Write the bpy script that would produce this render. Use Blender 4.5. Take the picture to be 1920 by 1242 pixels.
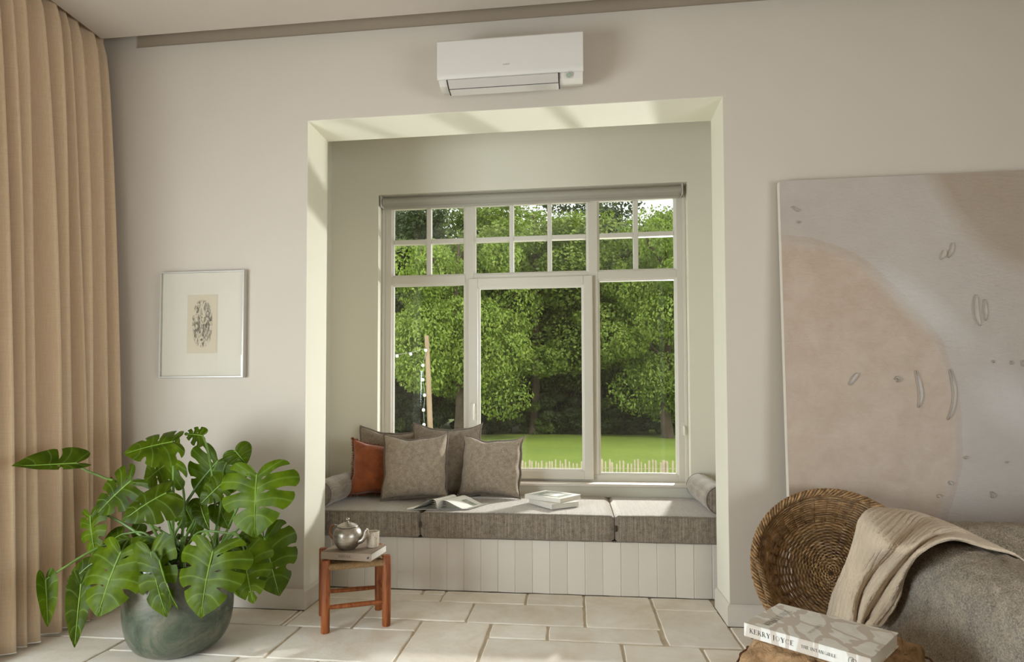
import bpy, math, random
import numpy as np
from mathutils import Vector, Matrix, noise as mnoise

for o in list(bpy.data.objects):
    bpy.data.objects.remove(o, do_unlink=True)
S = bpy.context.scene
COL = S.collection
PI = math.pi

# ------------------------------------------------------------------ camera
CAM = np.array([0.35805812, -2.99774725, 1.10047253])
CR = np.array([0.99380148, 0.11113942, -0.00257863])
CU = np.array([0.0061055, -0.03140509, 0.99948809])
CF = np.array([-0.11100154, 0.99330849, 0.03188899])
FPX, PCY = 1091.28, 98.44
cd = bpy.data.cameras.new('camera')
cam = bpy.data.objects.new('camera', cd)
COL.objects.link(cam)
cd.sensor_width = 36
cd.lens = FPX / 1920 * 36
cd.shift_y = PCY / 1920
cd.clip_start = .05
cd.clip_end = 500
cam.matrix_world = Matrix(((CR[0], CU[0], -CF[0], CAM[0]), (CR[1], CU[1], -CF[1], CAM[1]),
                           (CR[2], CU[2], -CF[2], CAM[2]), (0, 0, 0, 1)))
S.camera = cam

# ------------------------------------------------------------------ world, lights, exposure
S.view_settings.view_transform = 'Standard'
S.view_settings.look = 'None'
S.view_settings.gamma = 1
S.view_settings.exposure = 0.42
S.view_settings.use_curve_mapping = False
W = bpy.data.worlds.new('sky')
S.world = W
W.use_nodes = True
wn = W.node_tree.nodes['Background']
wn.inputs[0].default_value = (0.96, 0.98, 0.98, 1)
wn.inputs[1].default_value = 1.5

def light(kind, name, loc, target, energy, color=(1, 1, 1), **kw):
    l = bpy.data.lights.new(name, kind)
    l.energy = energy
    l.color = color
    for k, v in kw.items():
        setattr(l, k, v)
    o = bpy.data.objects.new(name, l)
    COL.objects.link(o)
    o.location = loc
    o.rotation_euler = (Vector(target) - Vector(loc)).to_track_quat('-Z', 'Y').to_euler()
    return o

# sun over the garden, behind the house on the right
light('SUN', 'sun', (10, -10, 20), (0.0, 12, 0), 1.5, (1, .96, .88), angle=math.radians(6))
# photographer's lamp standing on the terrace just outside the bay
light('SPOT', 'terrace_lamp', (1.36, 2.45, 1.6), (0.5, 0.6, 0.75), 355, (.97, .99, 1),
      shadow_soft_size=.045, spot_size=math.radians(138), spot_blend=1.0)
# daylight through the low left window; the right lamp is added fill
DAY = (.79, .915, 1.0)
light('AREA', 'left_window_daylight', (-2.80, -2.75, .88), (-1.2, -.2, .45), 106, DAY, shape='RECTANGLE', size=1.9, size_y=1.4)
light('AREA', 'right_fill_light', (3.92, -3.6, .95), (-2.0, -1.0, .6), 62, DAY, shape='RECTANGLE', size=2.4, size_y=1.3)  # added fill, no window known on this side

# ------------------------------------------------------------------ helpers
def ray(x, y):
    return CF * FPX + CR * (x - 960) - CU * (y - 621 - PCY)

def at(x, y, ax, val):
    """point on the axis plane seen at a photo pixel (world coordinates)"""
    v = ray(x, y)
    return CAM + v * ((val - CAM[ax]) / v[ax])

def atd(x, y, dep):
    v = ray(x, y)
    return CAM + v * (dep / FPX)

ORG = {}

class MB:
    def __init__(self):
        self.v = []
        self.f = []
        self.c = None

    def add(self, vs, fs):
        n = len(self.v)
        self.v += [tuple(map(float, p)) for p in vs]
        self.f += [tuple(i + n for i in f) for f in fs]
        return self

    def box(self, a, b):
        (x0, y0, z0), (x1, y1, z1) = a, b
        return self.add([(x0, y0, z0), (x1, y0, z0), (x1, y1, z0), (x0, y1, z0), (x0, y0, z1), (x1, y0, z1), (x1, y1, z1), (x0, y1, z1)],
                        [(0, 3, 2, 1), (4, 5, 6, 7), (0, 1, 5, 4), (1, 2, 6, 5), (2, 3, 7, 6), (3, 0, 4, 7)])

    def obox(self, c, ax, ay, az):
        """oriented box: centre + half-axis vectors"""
        c, ax, ay, az = map(np.array, (c, ax, ay, az))
        vs = [c + sx * ax + sy * ay + sz * az for sz in (-1, 1) for sx, sy in ((-1, -1), (1, -1), (1, 1), (-1, 1))]
        return self.add(vs, [(0, 3, 2, 1), (4, 5, 6, 7), (0, 1, 5, 4), (1, 2, 6, 5), (2, 3, 7, 6), (3, 0, 4, 7)])

    def grid(self, P, cu=False, cv=False):
        P = np.asarray(P, float)
        nu, nv = P.shape[:2]
        fs = []
        for i in range(nu if cu else nu - 1):
            for j in range(nv if cv else nv - 1):
                i2, j2 = (i + 1) % nu, (j + 1) % nv
                fs.append((i * nv + j, i2 * nv + j, i2 * nv + j2, i * nv + j2))
        return self.add(P.reshape(-1, 3), fs)

    def tube(self, path, rad, n=8, caps=True):
        path = [np.array(p, float) for p in path]
        m = len(path)
        rad = [rad] * m if np.isscalar(rad) else rad
        t0 = path[1] - path[0]
        t0 /= np.linalg.norm(t0)
        ref = np.array([0, 0, 1.]) if abs(t0[2]) < .9 else np.array([1., 0, 0])
        a = np.cross(t0, ref)
        a /= np.linalg.norm(a)
        rings = []
        for i in range(m):
            t = path[min(i + 1, m - 1)] - path[max(i - 1, 0)]
            t = t / (np.linalg.norm(t) + 1e-12)
            a = a - t * (a @ t)
            a /= np.linalg.norm(a)
            b = np.cross(t, a)
            rings.append([path[i] + rad[i] * (math.cos(2 * PI * k / n) * a + math.sin(2 * PI * k / n) * b) for k in range(n)])
        base = len(self.v)
        self.grid(rings, cv=True)
        if caps:
            self.f.append(tuple(base + k for k in reversed(range(n))))
            self.f.append(tuple(base + (m - 1) * n + k for k in range(n)))
        return self

    def lathe(self, prof, c, n=40, M=None):
        """profile of (r,z); c centre; optional 3x3 frame"""
        c = np.array(c, float)
        M = np.eye(3) if M is None else np.array(M, float)
        P = [[c + M @ np.array([r * math.cos(2 * PI * k / n), r * math.sin(2 * PI * k / n), z]) for k in range(n)] for r, z in prof]
        return self.grid(P, cv=True)

    def prism(self, poly, a, b):
        """poly: 2D points mapped by function a->3D for two caps"""
        n = len(poly)
        vs = [a(*p) for p in poly] + [b(*p) for p in poly]
        fs = [tuple(reversed(range(n))), tuple(range(n, 2 * n))] + [(i, (i + 1) % n, n + (i + 1) % n, n + i) for i in range(n)]
        return self.add(vs, fs)

    def build(self, name, mat, parent=None, origin=None, smooth=False, bevel=0, seg=2, angle=40, solid=0, offset=-1, attr=None):
        me = bpy.data.meshes.new(name)
        o = bpy.data.objects.new(name, me)
        COL.objects.link(o)
        if parent is not None:
            org = ORG[parent.name]
            o.parent = parent
        else:
            org = np.array(origin if origin is not None else (0, 0, 0), float)
            o.location = org
        ORG[o.name] = org
        vs = np.array(self.v) - org
        me.from_pydata(vs.tolist(), [], self.f)
        if attr is not None:
            at_ = me.attributes.new('vein', 'FLOAT', 'POINT')
            at_.data.foreach_set('value', attr)
        me.update()
        if mat is not None:
            me.materials.append(mat)
        if smooth:
            me.polygons.foreach_set('use_smooth', [True] * len(me.polygons))
            try:
                me.set_sharp_from_angle(angle=math.radians(angle if smooth is True else smooth))
            except Exception:
                pass
        if solid:
            m = o.modifiers.new('solid', 'SOLIDIFY')
            m.thickness = solid
            m.offset = offset
        if bevel:
            m = o.modifiers.new('bevel', 'BEVEL')
            m.width = bevel
            m.segments = seg
            m.limit_method = 'ANGLE'
            m.angle_limit = math.radians(35)
        return o

def tag(o, label=None, cat=None, group=None, kind=None):
    if label: o['label'] = label
    if cat: o['category'] = cat
    if group: o['group'] = group
    if kind: o['kind'] = kind
    return o

def empty(name, loc, label=None, cat=None, group=None, kind=None):
    o = bpy.data.objects.new(name, None)
    COL.objects.link(o)
    o.location = loc
    o.empty_display_size = .05
    ORG[o.name] = np.array(loc, float)
    return tag(o, label, cat, group, kind)

def copy_tree(o, loc, parent=None):
    c = o.copy()
    COL.objects.link(c)
    if parent is None:
        c.location = loc
    else:
        c.parent = parent
    for ch in list(o.children):
        copy_tree(ch, None, c)
    return c

def catmull(P, n):
    """resample list of points (any dim) with n points per span"""
    P = [np.array(p, float) for p in P]
    Q = [2 * P[0] - P[1]] + P + [2 * P[-1] - P[-2]]
    out = []
    for i in range(1, len(Q) - 2):
        for k in range(n):
            t = k / n
            a, b, c, d = Q[i - 1:i + 3]
            out.append(.5 * (2 * b + (c - a) * t + (2 * a - 5 * b + 4 * c - d) * t * t + (3 * b - a - 3 * c + d) * t ** 3))
    out.append(P[-1])
    return out

def nz(x, y, z=0.):
    return mnoise.noise(Vector((x, y, z)))

# ------------------------------------------------------------------ materials
def srgb(r, g, b):
    f = lambda c: (c / 255 / 12.92) if c / 255 <= .04045 else ((c / 255 + .055) / 1.055) ** 2.4
    return (f(r), f(g), f(b), 1)

class NT:
    def __init__(self, name):
        self.m = bpy.data.materials.new(name)
        self.m.use_nodes = True
        self.t = self.m.node_tree
        self.b = self.t.nodes['Principled BSDF']
        self.out = self.t.nodes['Material Output']
        self.co = None

    def n(self, kind, **kw):
        nd = self.t.nodes.new(kind)
        for k, v in kw.items():
            if k.startswith('i_'):
                key = k[2:]
                key = int(key) if key.isdigit() else key.replace('_', ' ')
                nd.inputs[key].default_value = v
            else:
                setattr(nd, k, v)
        return nd

    def l(self, a, b):
        self.t.links.new(a, b)

    def coord(self, scale=(1, 1, 1), which='Object', rot=(0, 0, 0)):
        c = self.n('ShaderNodeTexCoord')
        mp = self.n('ShaderNodeMapping')
        mp.inputs['Scale'].default_value = scale
        mp.inputs['Rotation'].default_value = rot
        self.l(c.outputs[which], mp.inputs[0])
        return mp.outputs[0]

    def noise(self, co, scale, detail=4, rough=.55, dist=0):
        nd = self.n('ShaderNodeTexNoise')
        nd.inputs['Scale'].default_value = scale
        nd.inputs['Detail'].default_value = detail
        nd.inputs['Roughness'].default_value = rough
        nd.inputs['Distortion'].default_value = dist
        self.l(co, nd.inputs['Vector'])
        return nd.outputs[0]

    def ramp(self, fac, stops, interp='LINEAR'):
        r = self.n('ShaderNodeValToRGB')
        r.color_ramp.interpolation = interp
        e = r.color_ramp.elements
        while len(e) < len(stops):
            e.new(.5)
        for el, (p, c) in zip(e, stops):
            el.position = p
            el.color = c
        self.l(fac, r.inputs[0])
        return r.outputs[0]

    def mix(self, fac, a, b, mode='MIX'):
        m = self.n('ShaderNodeMix', data_type='RGBA', blend_type=mode)
        for s, v in ((m.inputs[0], fac), (m.inputs[6], a), (m.inputs[7], b)):
            if hasattr(v, 'is_linked') or isinstance(v, bpy.types.NodeSocket):
                self.l(v, s)
            else:
                s.default_value = v
        return m.outputs[2]

    def math(self, op, a, b=None, c=None):
        m = self.n('ShaderNodeMath', operation=op)
        for s, v in zip(m.inputs, (a, b, c)):
            if v is None: continue
            if isinstance(v, bpy.types.NodeSocket):
                self.l(v, s)
            else:
                s.default_value = v
        return m.outputs[0]

    def color(self, s):
        self.l(s, self.b.inputs['Base Color']) if isinstance(s, bpy.types.NodeSocket) else setattr(self.b.inputs['Base Color'], 'default_value', s)

    def bump(self, h, strength=.3, dist=.01):
        b = self.n('ShaderNodeBump')
        b.inputs['Strength'].default_value = strength
        b.inputs['Distance'].default_value = dist
        self.l(h, b.inputs['Height'])
        self.l(b.outputs[0], self.b.inputs['Normal'])

    def set(self, **kw):
        for k, v in kw.items():
            self.b.inputs[k.replace('_', ' ')].default_value = v
        return self

def plain(name, c, rough=.6, var=.06, scale=6, bump=0, bscale=60, bd=.003, metallic=0, stretch=(1, 1, 1), **kw):
    t = NT(name)
    co = t.coord(stretch)
    f = t.noise(co, scale)
    d = tuple(x * (1 - var) for x in c[:3]) + (1,)
    e = tuple(min(1, x * (1 + var)) for x in c[:3]) + (1,)
    t.color(t.ramp(f, [(.3, d), (.7, e)]))
    if bump:
        t.bump(t.noise(co, bscale, 3), bump, bd)
    t.set(Roughness=rough, Metallic=metallic, **kw)
    return t.m

def cloth(name, a, b, c, scale=260, rough=.95, bump=.6, bd=.004, stripes=0, sheen=.25):
    """mottled woven / boucle fabric"""
    t = NT(name)
    co = t.coord()
    f1 = t.noise(co, scale, 3, .7)
    f2 = t.noise(co, scale * .12, 4, .6)
    col = t.ramp(f1, [(.33, a), (.5, b), (.68, c)])
    col = t.mix(.25, col, t.ramp(f2, [(.35, a), (.65, c)]))
    h = f1
    if stripes:
        cs = t.coord((1, .02, .02))
        s = t.noise(cs, stripes, 2, .6)
        col = t.mix(.28, col, t.ramp(s, [(.38, a), (.5, b), (.62, c)]))
    t.color(col)
    t.bump(h, bump, bd)
    t.set(Roughness=rough, Sheen_Weight=sheen)
    return t.m

M = {}
M['wall'] = plain('wall_paint', srgb(194, 182, 167), .85, .015, 2, .08, 90, .002)
M['bay'] = plain('bay_paint_bounce_tint', srgb(224, 218, 199), .8, .012, 2, .06, 90, .002)  # greenish light bounced from the garden is put into this colour
M['ceiling'] = plain('ceiling_paint', srgb(188, 175, 160), .9, .012, 2)
M['trim'] = plain('white_trim_paint', srgb(213, 203, 189), .5, .01, 3)
M['frame'] = plain('cream_window_paint', srgb(212, 205, 190), .4, .01, 5)
M['bead'] = plain('cream_bead_paint', srgb(216, 210, 197), .4, .01, 5)
M['slot'] = plain('recess_shade_taupe', srgb(158, 140, 118), .9, .02, 3)  # taupe carries the shade inside the ceiling slot
M['white_plastic'] = plain('white_plastic', srgb(202, 195, 186), .35, .006, 4)
M['grey_plastic'] = plain('grey_plastic', srgb(188, 180, 172), .4, .01, 4)
M['dark'] = plain('dark_gap', srgb(45, 42, 38), .7, .05)
M['blind'] = plain('blind_fabric', srgb(168, 162, 148), .85, .03, 200, .2, 400, .001)
M['alu'] = plain('brushed_aluminium', srgb(196, 191, 182), .4, .03, 30, metallic=.35)
M['paper'] = plain('paper_white', srgb(236, 232, 222), .8, .01, 20)
M['pages'] = plain('page_edges', srgb(222, 216, 204), .85, .05, 6, .3, 900, .001, stretch=(1, 1, 60))
M['leather_tag'] = plain('dark_leather_tag', srgb(60, 45, 32), .6, .1)
M['ink'] = plain('black_ink', srgb(50, 50, 44), .7, .05)
M['ink_grey'] = plain('grey_ink', srgb(150, 145, 138), .7, .05)
M['stem'] = plain('stem_green', srgb(92, 118, 48), .45, .2, 20)
M['midrib'] = plain('midrib_green', srgb(112, 140, 50), .45, .1, 20)
M['soil'] = plain('potting_soil', srgb(58, 42, 30), .95, .4, 60, .8, 80, .01)
M['root'] = plain('dry_brown_sheath', srgb(120, 82, 55), .8, .3, 30)
M['linen'] = cloth('linen_mattress_weave', srgb(58, 48, 39), srgb(120, 106, 90), srgb(180, 166, 148), 340, stripes=240, bump=.4, bd=.003)
for _n in ('linen',):
    _b = M[_n].node_tree.nodes['Principled BSDF']
    _b.inputs['Sheen Weight'].default_value = .9
    _b.inputs['Sheen Tint'].default_value = (1, .93, .84, 1)
    _b.inputs['Sheen Roughness'].default_value = .45
M['boucle'] = cloth('grey_boucle', srgb(112, 95, 75), srgb(172, 153, 130), srgb(214, 197, 174), 300, bump=.9, bd=.006)
M['boucle_dark'] = cloth('grey_brown_boucle', srgb(98, 84, 68), srgb(152, 135, 115), srgb(192, 175, 155), 300, bump=.9, bd=.006)
M['piping'] = cloth('grey_piping', srgb(88, 78, 66), srgb(120, 108, 95), srgb(150, 138, 124), 300)
M['sofa'] = cloth('sofa_boucle', srgb(92, 77, 58), srgb(164, 145, 120), srgb(218, 199, 173), 190, bump=1.0, bd=.012)
M['velvet'] = plain('rust_velvet', srgb(142, 70, 20), .8, .3, 14, .3, 60, .01, Sheen_Weight=.5)
M['fringe'] = plain('rust_fringe', srgb(120, 58, 24), .9, .3, 60)
M['muslin'] = plain('cream_muslin', srgb(206, 186, 160), .95, .06, 24, .8, 130, .008, stretch=(1, 1, .35), Sheen_Weight=.15)
M['grout'] = plain('beige_grout', srgb(206, 190, 166), .95, .12, 14, .4, 120, .004)
def wicker_mat():
    t = NT('wicker_cane')
    co = t.coord()
    oi = t.n('ShaderNodeObjectInfo')
    f = t.noise(co, 40, 5, .7)
    hsv = t.n('ShaderNodeHueSaturation')
    t.l(t.ramp(f, [(.3, srgb(92, 62, 34)), (.5, srgb(150, 114, 72)), (.72, srgb(188, 152, 106))]), hsv.inputs['Color'])
    t.l(t.math('MULTIPLY_ADD', oi.outputs['Random'], .6, .62), hsv.inputs['Value'])
    t.color(hsv.outputs[0])
    t.bump(f, .3, .003)
    t.set(Roughness=.55)
    return t.m
M['wicker'] = wicker_mat()
M['wicker_dark'] = plain('wicker_stake', srgb(104, 74, 44), .6, .35, 22)
M['rush'] = plain('woven_rush', srgb(142, 112, 74), .8, .25, 90, .5, 200, .003)
M['bark'] = plain('tree_bark', srgb(84, 72, 58), .9, .25, 3, .5, 8, .05)
M['pole'] = plain('weathered_pole', srgb(170, 146, 120), .9, .2, 3, .4, 12, .02, stretch=(4, 4, .5))
M['picket'] = plain('weathered_picket', srgb(186, 172, 152), .9, .15, 6)
M['bulb'] = plain('frosted_bulb', srgb(240, 240, 235), .2, .01)
M['cable'] = plain('pale_cable', srgb(190, 186, 178), .6, .05)
M['stone_outside'] = plain('terrace_stone', srgb(170, 160, 146), .9, .1, 4)
M['brass_handle'] = plain('white_handle', srgb(232, 228, 218), .25, .01)

def tile_mat():
    t = NT('limestone_tile')
    co = t.coord()
    oi = t.n('ShaderNodeObjectInfo')
    cm = t.n('ShaderNodeVectorMath', operation='ADD')
    t.l(co, cm.inputs[0])
    t.l(oi.outputs['Location'], cm.inputs[1])
    f = t.noise(cm.outputs[0], 3.2, 6, .6, .6)
    g = t.noise(cm.outputs[0], 11, 5, .6)
    col = t.ramp(f, [(.3, srgb(222, 205, 182)), (.5, srgb(235, 225, 209)), (.68, srgb(243, 236, 225))])
    col = t.mix(.18, col, t.ramp(g, [(.35, srgb(208, 186, 158)), (.6, srgb(243, 235, 222))]))
    hsv = t.n('ShaderNodeHueSaturation')
    t.l(col, hsv.inputs['Color'])
    t.l(t.math('MULTIPLY_ADD', oi.outputs['Random'], .14, .93), hsv.inputs['Value'])
    t.color(hsv.outputs[0])
    t.bump(t.noise(cm.outputs[0], 24, 6, .65), .25, .006)
    t.set(Roughness=.55)
    return t.m
M['tile'] = tile_mat()

def wood_mat():
    t = NT('orange_brown_wood')
    co = t.coord((14, 14, 1.2))
    f = t.noise(co, 6, 6, .6, .8)
    t.color(t.ramp(f, [(.3, srgb(100, 46, 12)), (.52, srgb(142, 74, 26)), (.75, srgb(174, 104, 46))]))
    t.bump(f, .15, .003)
    t.set(Roughness=.5)
    return t.m
M['wood'] = wood_mat()

def leaf_mat():
    t = NT('monstera_leaf')
    co = t.coord()
    oi = t.n('ShaderNodeObjectInfo')
    a = t.n('ShaderNodeAttribute', attribute_name='vein')
    f = t.noise(co, 14, 4)
    col = t.ramp(f, [(.3, srgb(44, 58, 2)), (.7, srgb(78, 94, 8))])
    hsv = t.n('ShaderNodeHueSaturation')
    t.l(col, hsv.inputs['Color'])
    t.l(t.math('MULTIPLY_ADD', oi.outputs['Random'], .5, .72), hsv.inputs['Value'])
    vein = t.math('POWER', a.outputs['Fac'], 9.)
    t.color(t.mix(t.math('MULTIPLY', vein, .25), hsv.outputs[0], srgb(142, 170, 84)))
    t.set(Roughness=.4)
    t.b.inputs['Specular IOR Level'].default_value = .1
    tr = t.n('ShaderNodeBsdfTranslucent')
    tr.inputs[0].default_value = srgb(92, 128, 24)
    mx = t.n('ShaderNodeMixShader')
    mx.inputs[0].default_value = .16
    t.l(t.b.outputs[0], mx.inputs[1])
    t.l(tr.outputs[0], mx.inputs[2])
    t.l(mx.outputs[0], t.out.inputs[0])
    t.bump(t.math('MULTIPLY', a.outputs['Fac'], 1.), .35, .004)
    return t.m
M['leaf'] = leaf_mat()

def foliage_mat(name, a, b, c):
    t = NT(name)
    co = t.coord()
    oi = t.n('ShaderNodeObjectInfo')
    f = t.noise(co, 1.1, 5, .7)
    col = t.ramp(f, [(.3, a), (.5, b), (.72, c)])
    hsv = t.n('ShaderNodeHueSaturation')
    t.l(col, hsv.inputs['Color'])
    t.l(t.math('MULTIPLY_ADD', oi.outputs['Random'], .35, .8), hsv.inputs['Value'])
    t.color(hsv.outputs[0])
    t.set(Roughness=.6)
    tr = t.n('ShaderNodeBsdfTranslucent')
    t.l(hsv.outputs[0], tr.inputs[0])
    mx = t.n('ShaderNodeMixShader')
    mx.inputs[0].default_value = .35
    t.l(t.b.outputs[0], mx.inputs[1])
    t.l(tr.outputs[0], mx.inputs[2])
    t.l(mx.outputs[0], t.out.inputs[0])
    return t.m
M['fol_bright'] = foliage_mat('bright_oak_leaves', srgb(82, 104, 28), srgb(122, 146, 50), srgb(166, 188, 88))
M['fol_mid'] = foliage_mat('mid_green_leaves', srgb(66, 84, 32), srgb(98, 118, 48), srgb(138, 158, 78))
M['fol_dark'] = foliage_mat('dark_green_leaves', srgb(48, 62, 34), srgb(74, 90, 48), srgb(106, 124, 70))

def grass_mat():
    t = NT('lawn_grass')
    co = t.coord()
    f = t.noise(co, .35, 6, .65)
    g = t.noise(co, 8, 5, .7)
    col = t.ramp(f, [(.3, srgb(92, 114, 22)), (.7, srgb(120, 138, 38))])
    t.color(t.mix(.4, col, t.ramp(g, [(.3, srgb(82, 102, 20)), (.7, srgb(130, 148, 50))])))
    t.bump(g, .6, .05)
    t.set(Roughness=.9)
    return t.m
M['grass'] = grass_mat()

def glass_mat():
    t = NT('window_glass')
    tp = t.n('ShaderNodeBsdfTransparent')
    tp.inputs[0].default_value = (.975, .98, .975, 1)
    gl = t.n('ShaderNodeBsdfGlossy')
    gl.inputs['Roughness'].default_value = .02
    fr = t.n('ShaderNodeFresnel')
    ge = t.n('ShaderNodeNewGeometry')
    t.l(t.math('MULTIPLY_ADD', ge.outputs['Backfacing'], 1 / 1.5 - 1.5, 1.5), fr.inputs[0])   # same reflectance on both faces
    mx = t.n('ShaderNodeMixShader')
    t.l(fr.outputs[0], mx.inputs[0])
    t.l(tp.outputs[0], mx.inputs[1])
    t.l(gl.outputs[0], mx.inputs[2])
    t.l(mx.outputs[0], t.out.inputs[0])
    t.t.nodes.remove(t.b)
    return t.m
M['glass'] = glass_mat()

def pot_mat():
    t = NT('green_glazed_ceramic')
    co = t.coord()
    f = t.noise(co, 6, 8, .7, .8)
    g = t.noise(t.coord((3, 3, .8)), 14, 6, .75)
    col = t.ramp(f, [(.32, srgb(38, 44, 36)), (.5, srgb(68, 76, 60)), (.68, srgb(104, 100, 84))])
    sx = t.n('ShaderNodeSeparateXYZ')
    t.l(t.coord(), sx.inputs[0])
    hgt = t.math('MULTIPLY_ADD', sx.outputs[2], 3.4, -.62)
    hh = t.math('ADD', hgt, t.math('MULTIPLY_ADD', f, 1.2, -.6))
    col = t.mix(t.math('MULTIPLY', t.ramp(hh, [(.0, (0, 0, 0, 1)), (.6, (1, 1, 1, 1))]), .6), col, srgb(104, 92, 82))
    col = t.mix(t.math('MULTIPLY', t.ramp(g, [(.62, (0, 0, 0, 1)), (.7, (1, 1, 1, 1))]), .75), col, srgb(40, 40, 36))
    t.color(col)
    t.bump(g, .2, .004)
    t.set(Roughness=.24)
    return t.m
M['pot'] = pot_mat()

def pewter_mat():
    t = NT('brushed_pewter')
    co = t.coord((1, 1, 3))
    f = t.noise(co, 30, 5, .7)
    t.color(t.ramp(f, [(.3, srgb(142, 132, 120)), (.7, srgb(186, 176, 162))]))
    t.set(Roughness=.36, Metallic=.9)
    return t.m
M['pewter'] = pewter_mat()

def cup_mat():
    t = NT('speckled_stoneware')
    co = t.coord()
    v = t.n('ShaderNodeTexVoronoi')
    v.inputs['Scale'].default_value = 120
    t.l(co, v.inputs['Vector'])
    f = t.noise(t.coord((1, 1, .1)), 90, 3)
    base = t.ramp(f, [(.3, srgb(182, 164, 140)), (.7, srgb(214, 202, 184))])
    t.color(t.mix(t.ramp(v.outputs[0], [(.16, (1, 1, 1, 1)), (.24, (0, 0, 0, 1))]), base, srgb(92, 70, 50)))
    t.set(Roughness=.4)
    return t.m
M['cup'] = cup_mat()

def pouf_mat():
    t = NT('crumpled_brown_leather')
    co = t.coord()
    f = t.noise(co, 5, 8, .7, 1.2)
    g = t.noise(co, 28, 6, .7)
    col = t.ramp(f, [(.3, srgb(128, 86, 52)), (.5, srgb(182, 142, 98)), (.7, srgb(208, 174, 132))])
    t.color(t.mix(.25, col, t.ramp(g, [(.35, srgb(80, 46, 24)), (.6, srgb(184, 146, 104))])))
    t.bump(t.noise(co, 18, 6, .65, 1.5), .9, .02)
    t.set(Roughness=.6)
    return t.m
M['pouf'] = pouf_mat()

def cover_mat():
    """taupe cover printed with pale pebble shapes"""
    t = NT('pebble_print_cover')
    co = t.coord((9, 5, 1), rot=(0, 0, math.radians(38)))
    nzv = t.n('ShaderNodeTexNoise')
    nzv.inputs['Scale'].default_value = 1.4
    t.l(co, nzv.inputs['Vector'])
    ad = t.n('ShaderNodeVectorMath', operation='MULTIPLY_ADD')
    ad.inputs[1].default_value = (.8, .8, .8)
    t.l(nzv.outputs['Color'], ad.inputs[0])
    t.l(co, ad.inputs[2])
    v = t.n('ShaderNodeTexVoronoi', feature='DISTANCE_TO_EDGE')
    v.inputs['Scale'].default_value = 1.6
    v.inputs['Randomness'].default_value = .75
    t.l(ad.outputs[0], v.inputs['Vector'])
    f = t.noise(co, 4, 4)
    pale = t.ramp(f, [(.3, srgb(226, 222, 214)), (.7, srgb(242, 239, 230))])
    t.color(t.mix(t.ramp(v.outputs[0], [(.075, (0, 0, 0, 1)), (.1, (1, 1, 1, 1))]), srgb(206, 194, 180), pale))
    t.set(Roughness=.5)
    return t.m
M['cover'] = cover_mat()
M['cloth_cover'] = plain('taupe_cloth_cover', srgb(140, 122, 102), .85, .08, 200, .3, 500, .001)
M['pale_cover'] = plain('pale_cover', srgb(226, 220, 208), .5, .03, 12)

def photo_page():
    t = NT('printed_garden_page')
    co = t.coord()
    f = t.noise(co, 26, 6, .7)
    g = t.noise(co, 60, 3, .7)
    col = t.ramp(f, [(.3, srgb(70, 88, 56)), (.48, srgb(132, 146, 116)), (.6, srgb(176, 170, 160)), (.75, srgb(226, 222, 216))])
    t.color(t.mix(.3, col, t.ramp(g, [(.3, srgb(80, 76, 66)), (.7, srgb(220, 216, 206))])))
    t.set(Roughness=.5)
    return t.m
M['photo_page'] = photo_page()

def etching():
    """small print: dark scribbled hatching inside an upright oval"""
    t = NT('etching_print')
    co = t.coord()
    s = t.n('ShaderNodeSeparateXYZ')
    t.l(co, s.inputs[0])
    x = t.math('DIVIDE', s.outputs[0], .062)
    z = t.math('DIVIDE', s.outputs[2], .135)
    r = t.math('ADD', t.math('POWER', t.math('ABSOLUTE', x), 2.4), t.math('POWER', t.math('ABSOLUTE', z), 2.6))
    f = t.noise(t.coord((1, 1, .5), rot=(0, .35, 0)), 34, 5, .65, 2.2)
    h = t.noise(t.coord((3, 1, .6), rot=(0, -.5, 0)), 70, 4, .6, .5)
    ink = t.math('MULTIPLY', t.ramp(f, [(.44, (0, 0, 0, 1)), (.56, (1, 1, 1, 1))]), t.ramp(h, [(.32, (.45, .45, .45, 1)), (.55, (1, 1, 1, 1))]))
    mask = t.ramp(t.math('ADD', r, t.math('MULTIPLY_ADD', f, .7, -.35)), [(.8, (1, 1, 1, 1)), (1., (0, 0, 0, 1))])
    t.color(t.mix(t.math('MULTIPLY', t.math('MULTIPLY', ink, mask), .95), srgb(206, 190, 166), srgb(62, 54, 46)))
    t.set(Roughness=.8)
    return t.m
M['etching'] = etching()
M['mount'] = plain('white_mount_board', srgb(214, 204, 188), .8, .01, 6)
M['print_paper'] = plain('aged_print_paper', srgb(206, 190, 168), .85, .03, 30)

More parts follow.
